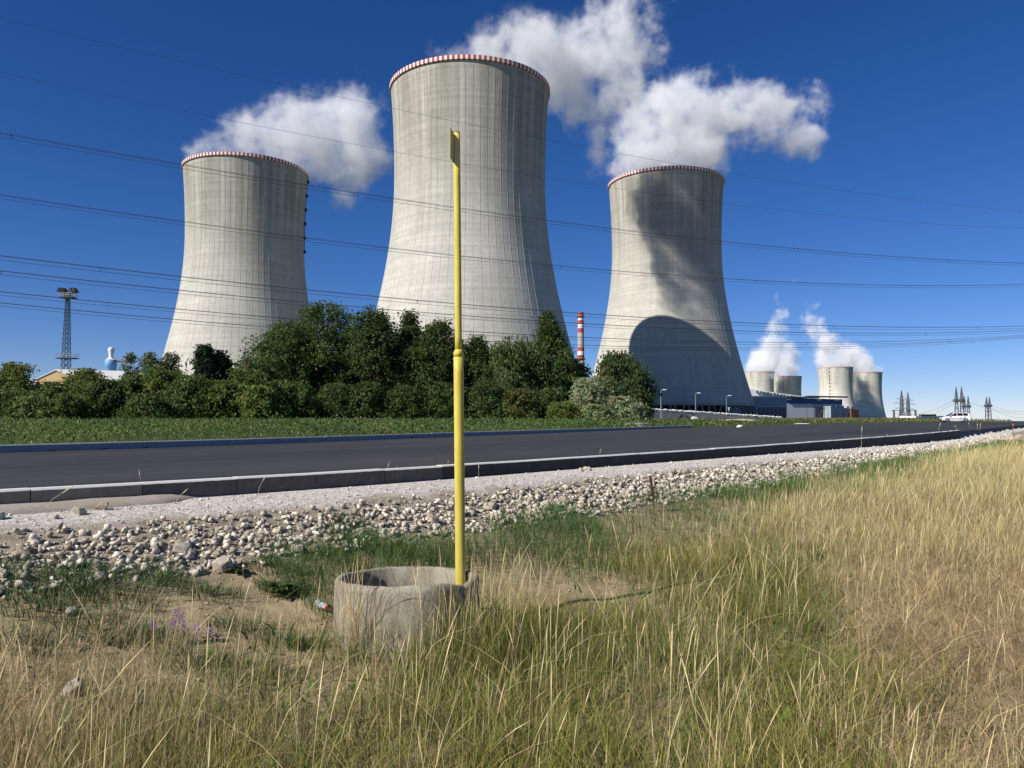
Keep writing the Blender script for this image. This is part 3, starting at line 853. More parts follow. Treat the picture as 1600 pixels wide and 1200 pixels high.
strip(t, d, bk, 0, 1, za - .8, za + .3, M_WALLG2, 'parapet', .5)
for k in range(7): strip(t, d, bk, .16 + .12 * k, .16 + .12 * k + .075, .8, za - 6.5, M_GLASSD, 'window', .3)
strip(t, d, bk, 0, 1, za - 6.2, za - 5.6, M_WALLG2, 'ledge', .5)
t, d, bk, za, zb = hall('machine_hall', 'navy topped hall with flat overhanging roof and grey walls', 1226, 1316, 621, 624, 565, 590, 34, M_NAVY)
strip(t, d, bk, -.02, .55, za - .2, za + .7, M_DROOF, 'roof', 2.5); strip(t, d, bk, .35, 1.05, za + .4, za + 1.5, M_DROOF, 'roof', 3.0)
for s0, s1 in ((0, .47), (.475, .60), (.605, .78), (.785, .98)): strip(t, d, bk, s0, s1, 0, za - 4.6, M_WALLG2 if s0 < .4 else M_WALLG, 'lower_wall', .8)
for s0 in (.02, .55, .86): strip(t, d, bk, s0, s0 + .08, za - 1.8, za - .9, M_WALLW, 'roof_light', .4)
for k in range(9): strip(t, d, bk, .5 + .055 * k, .5 + .055 * k + .03, 1.0, za - 7, M_GLASSD, 'window', 1.1)
m = MB(); 
for k in range(2): m.bar(d * .52 - bk.normalized() * (1.6 + k) + Vector((0, 0, .5)), d * .66 - bk.normalized() * (1.6 + k) + Vector((0, 0, za - 5.5)), .25)
m.build('stair', M_DKSTEEL, t)
t, d, bk, za, zb = hall('annex', 'low grey annex with vents in front of the distant sunlit tower', 1298, 1342, 634.5, 640, 575, 600, 18, M_WALLG)
for k in range(5): strip(t, d, bk, .05 + .19 * k, .05 + .19 * k + .11, 1.2, za - 4 - .3 * k, M_GLASSD, 'window', .3)
for k in range(5): strip(t, d, bk, .06 + .17 * k, .06 + .17 * k + .05, za - .4 * k - .3, za + 1.3 - .4 * k, M_RUST if k > 2 else M_DROOF, 'roof_vent', .2)
t, d, bk, za, zb = hall('pump_house', 'small rust brown pump house at the foot of the distant towers', 1330, 1342, 640, 640, 590, 595, 8, M_RUST)
t, d, bk, za, zb = hall('low_store', 'flat grey store below the distant tower with a shadow', 1342, 1376, 649, 651, 600, 620, 10, M_WALLG)
t, d, bk, za, zb = hall('office_block', 'far white office block with dark window bands beside the car', 1431, 1474, 650, 650, 620, 640, 14, M_WALLW, -4.0)
strip(t, d, bk, 0, 1, za - 2.4, za - 1.2, M_GLASSD, 'window_band', .3); strip(t, d, bk, 0, 1, za - 5.0, za - 3.8, M_GLASSD, 'window_band', .3)
strip(t, d, bk, .84, 1.002, 0, za + .1, M_NAVY, 'end_bay', .5); strip(t, d, bk, .18, .72, za, za + 1.4, M_DROOF, 'penthouse', -2)

# ------------------------------------------------------------------ ramp wall with rubble crest
w0, w1 = at(1008, 637.5, 235), at(1224, 651.5, 262)
ramp = empty('retaining_wall', (w0.x, 235, 1.0), 'grey ramp wall with white rubble along its top', 'wall')
d = Vector((w1.x - w0.x, 27, 0)); nb = Vector((-d.y, d.x, 0)).normalized()
N = 24; m = MB()
M_RAMP = concrete('ramp_concrete', (.17, .175, .18), (.25, .25, .255), .4, .05)
for i in range(N):
    s, s2 = i / N, (i + 1) / N - .0015
    za, zb = (w0.z - 1) + (w1.z - w0.z) * s, (w0.z - 1) + (w1.z - w0.z) * s2
    m = MB(); a_, b_ = d * s, d * s2; bk = nb * 9
    v = [a_ - nb * .3, b_ - nb * .3, b_ + bk, a_ + bk, a_ + Vector((0, 0, za - .35)), b_ + Vector((0, 0, zb - .35)), b_ + bk + Vector((0, 0, zb - .1)), a_ + bk + Vector((0, 0, za - .1))]
    m.add(v, [(0, 1, 5, 4), (1, 2, 6, 5), (2, 3, 7, 6), (3, 0, 4, 7), (4, 5, 6, 7)]); m.build('panel', M_RAMP, ramp)
bmr = bmesh.new()
for i in range(520):
    s = random.random(); zz = (w0.z - 1) + (w1.z - w0.z) * s - .25
    p = d * s + nb * random.uniform(0, 3.5) + Vector((0, 0, zz + random.uniform(0, .25)))
    bmesh.ops.create_icosphere(bmr, subdivisions=1, radius=random.uniform(.12, .42), matrix=Matrix.Translation(p) @ Matrix.Diagonal((1.4, 1, .7, 1)))
me = bpy.data.meshes.new('rubble'); bmr.to_mesh(me); bmr.free(); me.materials.append(plain('white_rubble', (.62, .61, .58), .9, .3, 1.0))
tag(link(bpy.data.objects.new('rubble', me), ramp), kind='stuff')

# ------------------------------------------------------------------ street lamps along the ramp
def lamp(x, ytop, Y, label, arm=1):
    tp = at(x, ytop, Y); z0 = 0.9
    t = empty('street_lamp', (tp.x, Y, z0), label, 'street lamp', 'street lamps by the plant'); h = tp.z - z0
    m = MB(); m.tube([(0, 0, 0), (0, 0, h * .6), (0, 0, h)], [.14, .11, .08], 8); m.build('pole', M_STEEL, t)
    m = MB(); m.bar((0, 0, h - .05), (1.0 * arm, 0, h + .1), .06); m.build('arm', M_STEEL, t)
    m = MB(); m.add([(x_ * arm, y_, h + z_) for x_, y_, z_ in ((.5, -.25, .12), (1.9, -.2, .16), (1.9, .2, .16), (.5, .25, .12), (.6, -.15, .35), (1.7, -.12, .32), (1.7, .12, .32), (.6, .15, .35))], [(3, 2, 1, 0), (4, 5, 6, 7), (0, 1, 5, 4), (1, 2, 6, 5), (2, 3, 7, 6), (3, 0, 4, 7)]); m.build('lamp_head', M_CREAM, t)
for x, y, Y, lb, am in ((1032.5, 610, 236, 'street lamp beside the birch, nearest of the row', 1), (1086.5, 615, 262, 'second street lamp from the birch', 1), (1135, 619, 287, 'third street lamp from the birch, before the tower foot', 1),
                        (1260.5, 631.5, 430, 'street lamp before the pale grey wall of the navy hall', 1), (1293.5, 634, 440, 'street lamp before the stair of the navy hall', 1), (1325, 636.5, 455, 'street lamp at the low annex', 1), (1559, 651, 380, 'lone lamp post past the car beside the pylons', 1)):
    lamp(x, y, Y, lb, am)

# ------------------------------------------------------------------ pylons
def mast_pylon(x, ytop, Y, base, label, w=9.0):
    tp = at(x, ytop, Y); t = empty('pylon', (tp.x, Y, base), label, 'pylon', 'distant pylons'); h = tp.z - base
    m = MB(); lattice(m, (0, 0, 0), (0, 0, h * .55), w, 2.6, 4, .30); lattice(m, (0, 0, h * .55), (0, 0, h * .8), 2.6, 2.0, 4, .26); m.build('lattice_shaft', M_PYLON, t)
    m = MB(); lattice(m, (0, 0, h * .8), (0, 0, h), 2.0, .3, 4, .2); m.build('spire', M_PYLON, t)
    m = MB()
    for f, a_ in ((.58, 6.5), (.70, 8.0), (.80, 5.5)):
        m.bar((-a_, 0, h * f), (a_, 0, h * f), .22); m.bar((-a_, 0, h * f), (0, 0, h * (f + .05)), .15); m.bar((a_, 0, h * f), (0, 0, h * (f + .05)), .15)
    m.build('cross_arm', M_PYLON, t)
mast_pylon(1408.5, 610, 760, -14, 'slim lattice pylon, first of the pair near the office block', 8)
mast_pylon(1418.5, 613, 800, -14, 'slim lattice pylon, nearer the office block of the pair', 8)
def portal(x, gap, ytop, ybeam, Y, base, label, beam=1.15):
    a_ = at(x - gap / 2, ytop, Y); b_ = at(x + gap / 2, ytop, Y); zb = at(x, ybeam, Y).z - base
    t = empty('pylon', ((a_.x + b_.x) / 2, Y, base), label, 'pylon', 'distant pylons'); hwid = (b_.x - a_.x) / 2; h = a_.z - base
    for s in (-1, 1):
        m = MB(); m.bar((s * hwid - 2.3, 0, 0), (s * hwid - 1.1, 0, zb), .42); m.bar((s * hwid + 2.3, 0, 0), (s * hwid + 1.1, 0, zb), .42)
        for i in range(6):
            f0, f1 = i / 6, (i + 1) / 6; w0_, w1_ = 2.3 - 1.2 * f0, 2.3 - 1.2 * f1; q = 1 if i % 2 else -1
            m.bar((s * hwid - q * w0_, 0, zb * f0), (s * hwid + q * w1_, 0, zb * f1), .25)
            m.bar((s * hwid + q * w0_, 0, zb * f0), (s * hwid - q * w1_, 0, zb * f1), .25)
        m.build('leg', M_PYLON, t)
        m = MB(); lattice(m, (s * hwid, 0, zb), (s * hwid, 0, h), 2.3, .25, 5, .24); m.build('spire', M_PYLON, t)
    m = MB(); L = hwid * beam + 3
    for zz in (zb - .9, zb + .9): m.bar((-L, 0, zz), (L, 0, zz), .35)
    for i in range(8):
        x0_, x1_ = -L + 2 * L * i / 8, -L + 2 * L * (i + 1) / 8; m.bar((x0_, 0, zb - .9), (x1_, 0, zb + .9), .25); m.bar((x0_, 0, zb + .9), (x1_, 0, zb - .9), .25)
    m.build('beam', M_PYLON, t)
    for i in range(3):
        m = MB(); m.box((-L * .6 + L * .6 * i, -.5, zb), (1.3, .8, 1.5)); m.build('insulator', M_RUST, t)
    return Vector(((a_.x + b_.x) / 2, Y, base + zb)), hwid
pA, _ = portal(1498, 8.4, 604.5, 626, 700, -10, 'tallest twin spired portal pylon right behind the car')
pB, _ = portal(1509.5, 6.2, 618.5, 635, 880, -12, 'twin spired portal pylon half hidden behind the tallest one')
pC, _ = portal(1543.5, 4.8, 620, 634, 900, -12, 'twin spired portal pylon standing apart past the car')
for x, lb in ((1402, 'small gantry frame beside the slim pylons, on the tower side'), (1425, 'small gantry frame beside the slim pylons, on the office side')):
    q = at(x, 641, 720); t = empty('gantry', (q.x, 720, -12), lb, 'gantry', 'substation gantries'); h = q.z + 12
    for s in (-1, 1):
        m = MB(); lattice(m, (s * 3.2, 0, 0), (s * 3.2, 0, h), 1.6, 1.0, 9, .2); m.build('leg', M_PYLON, t)
    m = MB(); lattice(m, (-4.6, 0, h), (4.6, 0, h + .01), 1.0, 1.0, 1, .25, False); m.bar((-4.6, 0, h), (4.6, 0, h), .35); m.build('beam', M_PYLON, t)
def far_wire(a_, b_, sag, label):
    m = MB(); P_ = [Vector(a_).lerp(Vector(b_), t) - Vector((0, 0, sag * 4 * t * (1 - t))) for t in np.linspace(0, 1, 24)]
    m.tube(P_, .11, 3); tag(m.build('distant_wire', M_WIRE), label, 'power line', 'wires of the distant pylons')
far_wire(pA + Vector((-6, 0, 0)), at(1395, 645, 980), 7, 'sagging wire from the tallest twin pylon towards the slim pylons')
far_wire(pA + Vector((-6, 0, -3)), at(1380, 652, 980), 9, 'lower sagging wire from the tallest twin pylon towards the towers')
far_wire(pA + Vector((6, 0, 0)), at(1640, 642, 1000), 8, 'sagging wire leaving the tallest twin pylon past the car')
far_wire(pC + Vector((5, 0, 1)), at(1660, 624, 500), 8, 'upper sagging wire leaving the lone twin pylon')
far_wire(pC + Vector((5, 0, -3)), at(1660, 640, 620), 9, 'lower sagging wire leaving the lone twin pylon')

# ------------------------------------------------------------------ trees and shrubs
M_BARK = plain('bark', (.085, .065, .045), .9, .3, 3.0)
def crown_profile(kind, t):
    if kind == 'poplar': return np.sin(np.pi * np.clip(.14 + t * .84, 0, 1)) ** .7 * np.where(t < .35, 1.0, 1 - .60 * (t - .35) / .65)
    if kind == 'cone': return (1 - t) ** .8 * .95 + .03
    if kind == 'bush': return np.sqrt(np.maximum(.02, 1 - (t * .95) ** 2))
    if kind == 'pine': return np.where(t < .3, .75 + t, 1.05 - (t - .3) * 1.25).clip(.1, 1.1)
    return np.maximum(.08, np.sin(np.pi * (.18 + .79 * t)) ** .62)
def crown_leaves(kind, n, W, H, z0, size, col, rng, hang=0.0, per=32, sig=.36, aspect=1.7, dark=1.0):
    """leaf quads in many small sprays that follow a lobed crown outline"""
    k = max(12, n // per)
    t = rng.random(k) ** .9; a = rng.uniform(0, 2 * np.pi, k)
    ph = rng.uniform(0, 6.28, 6)
    lob = 1 + .24 * np.sin(3 * a + 6 * t + ph[0]) + .18 * np.sin(5 * a - 9 * t + ph[1]) + .10 * np.sin(2 * a + 15 * t + ph[2])
    depth = rng.random(k) ** .42
    r = crown_profile(kind, t) * W * lob * (.25 + .72 * depth)
    topw = 1 + .10 * np.sin(2 * a + ph[3]) - .10 * (rng.random(k) < .5) * rng.random(k)
    cz = z0 + (H - z0) * t * np.minimum(1, topw)
    ox = .12 * W * np.sin(4 * t + ph[4]); oy = .12 * W * np.sin(3 * t + ph[5])
    spr = rng.random(k) < .16                       # sprays that stick out of the outline
    r = np.where(spr, r * rng.uniform(1.0, 1.16, k), r); cz = np.where(spr, cz + rng.uniform(-.02, .05, k) * H, cz)
    anc = np.stack([r * np.cos(a) + ox, r * np.sin(a) + oy, cz], 1)
    sg = sig * rng.uniform(.6, 1.35, k) * (W / 4.0) ** .35
    sg = np.where(spr, sg * .55, sg)
    w = sg ** 2; which = rng.choice(k, n, p=w / w.sum())
    P = anc[which] + rng.normal(size=(n, 3)) * sg[which][:, None] * np.array([1, 1, .8])
    P[:, 2] -= hang * rng.random(n) ** 2
    P[:, 2] = np.minimum(P[:, 2], H * 1.045)
    out = anc[which] - np.array([0, 0, H * .45]); out /= np.linalg.norm(out, axis=1)[:, None]
    nor = out + rng.normal(size=(n, 3)) * .8; nor /= np.linalg.norm(nor, axis=1)[:, None]
    tt = np.cross(nor, rng.normal(size=(n, 3))); tt /= np.linalg.norm(tt, axis=1)[:, None]
    if hang:
        tt = tt * .45 + np.array([0, 0, -1]); tt /= np.linalg.norm(tt, axis=1)[:, None]
        nor = np.cross(np.cross(tt, nor), tt); nor /= np.maximum(1e-6, np.linalg.norm(nor, axis=1))[:, None]
    b = np.cross(nor, tt); s = size * rng.uniform(.6, 1.35, n)[:, None]
    V = np.stack([P - tt * s * aspect * .5, P - b * s * .42 + nor * s * .1, P + tt * s * aspect * .5, P + b * s * .42 + nor * s * .1], 1).reshape(-1, 3)
    c = dark * np.asarray(col)[None] * (rng.normal(1, .17, k)[which] * rng.normal(1, .15, n)).clip(.5, 1.7)[:, None]
    c[:, 0] *= (rng.normal(1, .10, k)[which] * rng.normal(1, .10, n)).clip(.65, 1.5)
    return V, np.repeat(c.clip(0, 1), 4, 0), anc

def tree(name, label, px, ytop, hwpx, Y, kind, leaves, size, col, puffs=26, base=1.1, low=.12, cat='tree', group='trees before the cooling towers', hang=0.0, seed=0, lean=0.0):
    rng = np.random.default_rng(seed + int(px * 13 + ytop))
    tp = at(px, ytop, Y); H = tp.z - base; W = hwpx / FPX * Y
    t = empty(name, (tp.x, Y, base), label, cat, group)
    V, c, cent = crown_leaves(kind, int(leaves * 1.4), W, H, H * low, size, col, rng, hang, sig=.42 if cat == 'tree' else .36, dark=1.08 if cat == 'tree' else 1.2, aspect=3.2 if kind == 'pine' else 1.7)
    V[:, 2] = np.maximum(V[:, 2], .05)
    n = len(V) // 4
    me = np_mesh('crown', V, quads=np.arange(n * 4).reshape(n, 4), col=c, mat=M_LEAF)
    link(bpy.data.objects.new('crown' if cat == 'tree' else 'foliage', me), t)
    m = MB()
    r0 = max(.04, H * .016)
    if cat == 'tree':
        top = H * .8
        m.tube([(0, 0, -.3), (r0 * .6, 0, top * .35), (-r0 * .4, r0, top * .7), (0, 0, top)], [r0 * 1.2, r0 * .85, r0 * .5, r0 * .15], 7)
        order = rng.choice(len(cent), min(18, len(cent)), replace=False)
        for i in order:
            q = Vector(cent[i]); z = min(q.z * .7, top * .85)
            m.tube([(0, 0, z), Vector((0, 0, z)).lerp(q, .5) + Vector((0, 0, .2)), q], [r0 * .45, r0 * .28, r0 * .1], 5)
        m.build('trunk', M_BARK, t)
    else:
        for i in rng.choice(len(cent), min(9, len(cent)), replace=False):
            q = Vector(cent[i]); m.tube([(q.x * .15, q.y * .15, -.1), (q.x * .5, q.y * .5, q.z * .55), q], [r0 * .7, r0 * .5, r0 * .2], 5)
        m.build('stem', M_BARK, t)
    return t

G_DARK = (.070, .102, .028); G_MID = (.088, .130, .034); G_YEL = (.118, .152, .034); G_SILV = (.25, .285, .15); G_PINE = (.035, .060, .028); G_GREY = (.14, .17, .09)
tree('broad_tree', 'broadest dark tree, its top reaching over the gap between two towers', 512, 477, 70, 96, 'round', 15000, .22, G_MID, 40, seed=1)
tree('broad_tree', 'broad tree sloping down beside the pale tower foot', 442, 508, 62, 92, 'round', 12000, .22, G_MID, 34, seed=2)
tree('oak_tree', 'rounded dark tree at the foot of the tallest tower, first from the gap', 590, 487, 52, 94, 'round', 10500, .22, G_DARK, 30, seed=3)
tree('oak_tree', 'pointed dark tree, third from the yellow post', 640, 491, 50, 97, 'poplar', 9500, .22, G_DARK, 30, seed=4)
tree('oak_tree', 'dark tree just beside the yellow post, on the hedge side', 686, 503, 46, 95, 'round', 9500, .22, G_DARK, 28, seed=5)
tree('spruce_like_tree', 'dark spiky topped tree just past the yellow post', 750, 529, 46, 95, 'cone', 8500, .22, G_DARK, 34, seed=6)
tree('willow_tree', 'loose pale green tree with hanging twigs', 806, 531, 46, 93, 'round', 9500, .22, (.10, .135, .042), 30, hang=1.2, seed=7)
tree('poplar_tree', 'tall pointed poplar before the edge of the tallest tower', 860, 491, 42, 95, 'poplar', 10500, .22, (.080, .120, .034), 34, seed=8)
tree('low_tree', 'low dark round tree below the striped chimney', 890, 566, 34, 97, 'round', 6000, .24, G_DARK, 22, seed=9)
tree('birch_tree', 'dark birch with drooping twigs at the end of the tree belt', 966, 553, 42, 90, 'round', 9500, .23, (.075, .105, .034), 28, hang=1.3, seed=10)
tree('birch_tree', 'low drooping birch beside the first street lamp', 990, 580, 24, 90, 'round', 5000, .23, (.075, .10, .034), 18, hang=1.2, seed=11)
tree('pine_tree', 'dark pine standing out of the hedge', 322, 543, 22, 82, 'pine', 7000, .20, G_PINE, 46, low=.1, seed=12)
tree('pine_tree', 'second dark pine, lower, merging with the first', 347, 553, 20, 83, 'pine', 6000, .20, G_PINE, 40, low=.1, seed=13)
tree('young_tree', 'sparse spiky young tree over the shed roof end', 205, 553, 14, 84, 'poplar', 900, .20, G_GREY, 12, low=.45, seed=14)
tree('young_tree', 'sparse grey green young tree before the pale tower edge', 236, 556, 20, 84, 'round', 2300, .19, G_GREY, 18, low=.4, seed=15)
tree('young_tree', 'sparse grey green young tree next to the pines', 264, 553, 18, 85, 'round', 2000, .19, (.10, .115, .065), 16, low=.4, seed=16)
tree('young_tree', 'thin young tree between the pines and the broad trees', 388, 556, 16, 86, 'round', 1800, .19, G_GREY, 14, low=.35, seed=17)
for px, yt, hw, lb in ((472, 520, 46, 'tree filling the belt behind the two broadest trees'), (556, 515, 40, 'tree behind the gap between the broadest tree and the first rounded one'), (615, 520, 40, 'tree standing behind the first rounded tree'),
                       (664, 525, 38, 'tree behind, just before the yellow post'), (722, 540, 36, 'tree right behind the yellow post'), (780, 548, 36, 'tree behind the hanging willow'), (832, 540, 34, 'tree between willow and poplar')):
    tree('belt_tree', lb, px, yt, hw, 102, 'round', 5200, .25, G_DARK, 20, seed=70)
BG = 'shrubs of the hedge'
for i, (px, yt, hw, Y, col, lv, lb) in enumerate([
    (-30, 580, 50, 80, G_YEL, 6500, 'hedge shrub at the very edge of the picture'),
    (30, 570, 46, 81, G_YEL, 7500, 'tall yellow green hedge shrub before the low pale roof'),
    (78, 600, 34, 76, G_MID, 5000, 'low dark green hedge shrub before the tan gable'),
    (130, 580, 42, 78, (.115, .145, .034), 7000, 'hedge shrub topping the shed roof, under the floodlight mast'),
    (168, 596, 36, 74, G_DARK, 5600, 'dark low hedge shrub below the blue silo'),
    (208, 590, 36, 79, G_MID, 5600, 'hedge shrub below the spiky young tree'),
    (255, 575, 44, 79, (.12, .155, .036), 7500, 'yellowish hedge shrub below the sparse young trees'),
    (300, 590, 38, 75, G_MID, 5600, 'hedge shrub in front of the pines'),
    (352, 598, 38, 76, G_YEL, 5600, 'yellow green hedge shrub between pines and broad trees'),
    (395, 580, 38, 80, (.10, .14, .034), 5600, 'hedge shrub at the foot of the sloping broad tree'),
    (20, 612, 40, 70, G_MID, 5000, 'front hedge shrub low at the picture edge'),
    (55, 622, 26, 69, (.15, .19, .055), 3200, 'small pale green hedge shrub at the field edge'),
    (105, 618, 36, 70, (.10, .13, .032), 4500, 'front hedge shrub below the mast'),
    (235, 618, 36, 70, G_DARK, 4500, 'front dark hedge shrub at mid hedge'),
    (410, 606, 32, 74, (.12, .16, .036), 4300, 'bright low shrub where the tree belt begins'),
    (455, 598, 36, 82, G_MID, 5000, 'shrub under the broadest trees'),
    (520, 602, 36, 84, G_DARK, 4500, 'dark shrub under the gap between the towers'),
    (580, 600, 36, 84, G_DARK, 4500, 'dark shrub under the first rounded tree'),
    (640, 604, 36, 84, G_DARK, 4500, 'dark shrub under the pointed tree'),
    (700, 600, 36, 84, G_DARK, 4500, 'dark shrub behind the lower yellow post'),
    (765, 598, 36, 84, (.07, .10, .03), 4800, 'dark shrub just past the yellow post'),
    (815, 610, 30, 82, (.105, .125, .034), 3800, 'olive shrub below the hanging willow'),
    (862, 610, 32, 84, G_DARK, 4200, 'dark shrub below the poplar'),
    (882, 630, 24, 78, G_YEL, 2800, 'low yellow green shrub before the silvery bush'),
    (918, 594, 34, 80, G_SILV, 6800, 'large silvery bush before the bright tower foot'),
    (948, 592, 28, 81, (.15, .18, .07), 5000, 'olive silvery bush touching the birch'),
    (975, 622, 26, 77, G_SILV, 3800, 'small silvery bush under the birch'),
    (935, 634, 22, 76, (.20, .235, .11), 2600, 'lowest silvery bush at the grass edge'),
    (998, 612, 18, 86, (.075, .10, .032), 2600, 'dark bush closing the tree belt')]):
    tree('shrub', lb, px, yt, hw, Y, 'bush', lv, .185, col, 20, low=.03, cat='shrub', group=BG, seed=40 + i)

# ------------------------------------------------------------------ leafy field beyond the road, as a mass
def rand_in_view(n, y0, y1, x0px, x1px, rng, power=1.0):
    Y = y0 + (y1 - y0) * rng.random(n) ** power
    px = rng.uniform(x0px, x1px, n)
    return (px - 800) / FPX * Y, Y
def leaf_field(name, label, cat, n, gen, hfun, size, colf, rng):
    x, y = gen(n)
    f = -sdist(FAR, x, y); keep = f > .35
    x, y, f = x[keep], y[keep], f[keep]; n = len(x)
    h = hfun(x, y, f)
    z = ground_h(x, y) + h * rng.random(n) ** .55
    nor = rng.normal(size=(n, 3)); nor[:, 2] = np.abs(nor[:, 2]) + .3; nor /= np.linalg.norm(nor, axis=1)[:, None]
    t = np.cross(nor, rng.normal(size=(n, 3))); t /= np.linalg.norm(t, axis=1)[:, None]; t[:, 2] += .5
    b = np.cross(nor, t); s = (size * (y / 30.0).clip(.8, 2.6) * rng.uniform(.6, 1.4, n))[:, None]
    P = np.stack([x, y, z], 1)
    V = np.stack([P - t * s, P - b * s * .5, P + t * s, P + b * s * .5], 1).reshape(-1, 3)
    me = np_mesh(name, V, quads=np.arange(n * 4).reshape(n, 4), col=np.repeat(colf(x, y, f, rng), 4, 0), mat=M_LEAF)
    return tag(link(bpy.data.objects.new(name, me)), label, cat, None, 'stuff')
def field_h(x, y, f): return (.42 + .16 * vnoise(x, y, .8, 4) + .10 * vnoise(x, y, 2.5, 9)) * smooth(.2, 1.0, f) * (1 - .55 * smooth(6, 26, x))
def field_c(x, y, f, rng):
    c = np.array([.100, .165, .044])[None] * rng.normal(1, .28, len(x)).clip(.45, 1.9)[:, None]
    m = (vnoise(x, y, .5, 12) > .45) | (rng.random(len(x)) < .05); c[m] = c[m] * np.array([1.7, 1.25, 1.3])
    return c
rngf = np.random.default_rng(5)
def gen_field(n):
    x1, y1 = rand_in_view(n // 2, 14, 34, -160, 1000, rngf, 1.0); x2, y2 = rand_in_view(n // 2, 30, 80, -120, 1120, rngf, 1.2)
    return np.concatenate([x1, x2]), np.concatenate([y1, y2])
leaf_field('field_plants', 'dark green leafy field plants between the road and the hedge', 'field', 105000, gen_field, field_h, .042, field_c, rngf)
def verge_c(x, y, f, rng):
    c = np.array([.11, .15, .045])[None] * rng.normal(1, .25, len(x)).clip(.5, 1.8)[:, None]
    m = rng.random(len(x)) < .18 + .5 * smooth(40, 60, x); c[m] = np.array([.26, .22, .11]) * rng.normal(1, .2, m.sum()).clip(.5, 1.5)[:, None]
    return c
leaf_field('verge_grass', 'short green grass strip beyond the road towards the plant', 'grass', 46000, lambda n: rand_in_view(n, 50, 190, 900, 1580, rngf, 1.3), lambda x, y, f: .22 + .08 * vnoise(x, y, .3, 7) + .25 * smooth(50, 66, x), .05, verge_c, rngf)

# loose pieces lying on the verge
def blob_piece(name, label, cat, p, d, mat, seed):
    bm = bmesh.new(); bmesh.ops.create_icosphere(bm, subdivisions=2, radius=.5)
    rng = np.random.default_rng(seed)
    for v in bm.verts:
        k = 1 + .25 * mnoise.noise(v.co * 2.2 + Vector((seed * 3.1, 0, 0))); v.co = Vector((v.co.x * d[0] * k, v.co.y * d[1] * k, max(-.2, v.co.z) * d[2] * k))
    me = bpy.data.meshes.new(name); bm.to_mesh(me); bm.free(); me.materials.append(mat)
    o = bpy.data.objects.new(name, me); o.location = p; C.objects.link(o)
    return tag(o, label, cat)
M_STONE = concrete('pale_stone', (.36, .345, .32), (.60, .58, .545), 5.0, .01)
q = on(995, 667, 1.02)
mh = empty('manhole', (q.x, q.y, 1.0), 'low grey concrete manhole rim behind the end of the far kerb', 'manhole')
m = MB(); m.lathe([(.95, 0), (.92, .28), (.82, .32), (.55, .32), (.55, .25), (0, .25)], 24); m.build('cover_ring', M_KERB, mh, True)
q = on(1085, 657, 1.08); blob_piece('concrete_block', 'pale block on the grass below the ramp wall', 'block', (q.x, q.y, 1.15), (1.7, 1.2, 1.6), M_STONE, 3)
q = on(1157, 660, 1.06); blob_piece('sand_heap', 'flat tan heap on the grass past the ramp wall', 'heap', (q.x, q.y, 1.15), (5.5, 2, .7), plain('sand', (.42, .34, .25), .95, .2, 2.0), 4)
q = on(1253, 664, 1.05); blob_piece('white_sheet', 'flat white scrap lying on the road verge', 'scrap', (q.x, q.y, 1.15), (1.3, .6, .10), M_CREAM, 5)
q = on(1156, 666.5, 1.02); blob_piece('white_stone', 'small white lump at the asphalt edge', 'stone', (q.x, q.y, 1.02), (.5, .4, .25), M_CREAM, 6)

# ------------------------------------------------------------------ white car
q = on(1492.5, 659.7, ROAD_Z + .03)
car = empty('car', (q.x, q.y, q.z), 'white hatchback car driving on the far end of the road', 'car', None, R(180 - 14))
M_CARW = NT('white_car_paint'); M_CARW.color((.80, .80, .79)); M_CARW.rough(.25, .5); M_CARW.b.inputs['Coat Weight'].default_value = .6; M_CARW = M_CARW.mat
M_TYRE = plain('tyre_rubber', (.02, .02, .02), .9); M_RIMS = plain('alloy', (.5, .5, .52), .35, .1, 5, .8); M_CARGL = plain('car_glass', (.012, .014, .016), .08, .1, 1, 0, .6); M_TRIM = plain('black_trim', (.025, .025, .027), .7)
prof = [(-2.02, .30, .70), (-2.05, .55, .80), (-1.98, .78, .84), (-1.90, .98, .85), (2.02, .28, .66), (2.08, .48, .78), (2.02, .68, .82)]
# body: stations along x: (x, floor z, belt z, half width)
st = [(-2.05, .32, .80, .72), (-1.95, .26, .98, .82), (-1.2, .22, 1.0, .86), (0, .2, .98, .87), (.95, .22, .95, .86), (1.6, .25, .86, .82), (1.98, .3, .72, .74), (2.08, .36, .6, .62)]
m = MB(); vs_ = []
for x, f, bz, w in st: vs_ += [(x, -w * .92, f), (x, -w, f + .22), (x, -w, bz - .12), (x, -w * .9, bz), (x, w * .9, bz), (x, w, bz - .12), (x, w, f + .22), (x, w * .92, f)]
n8 = 8
fs = [(i * 8 + k, i * 8 + (k + 1) % 8, (i + 1) * 8 + (k + 1) % 8, (i + 1) * 8 + k) for i in range(len(st) - 1) for k in range(8)] + [tuple(range(7, -1, -1)), tuple(range((len(st) - 1) * 8, len(st) * 8))]
m.add(vs_, [f[::-1] for f in fs]); body = m.build('body', M_CARW, car)
m = MB()   # cabin
cab = [(-1.92, 1.0, .74), (-1.75, 1.38, .66), (-1.3, 1.50, .62), (-.2, 1.53, .62), (.35, 1.46, .62), (1.15, .96, .72)]
lo = [(-1.95, .95, .78), (1.25, .93, .78)]
pts = [(-1.95, s * .78, .95) for s in (-1, 1)] + [(-1.82, s * .64, 1.42) for s in (-1, 1)] + [(-1.3, s * .62, 1.52) for s in (-1, 1)] + [(.25, s * .61, 1.50) for s in (-1, 1)] + [(1.22, s * .76, .92) for s in (-1, 1)]
m.add(pts, [(0, 2, 3, 1), (2, 4, 5, 3), (4, 6, 7, 5), (6, 8, 9, 7), (0, 8, 6, 4, 2), (1, 3, 5, 7, 9)])
cabin = m.build('cabin', M_CARW, car)
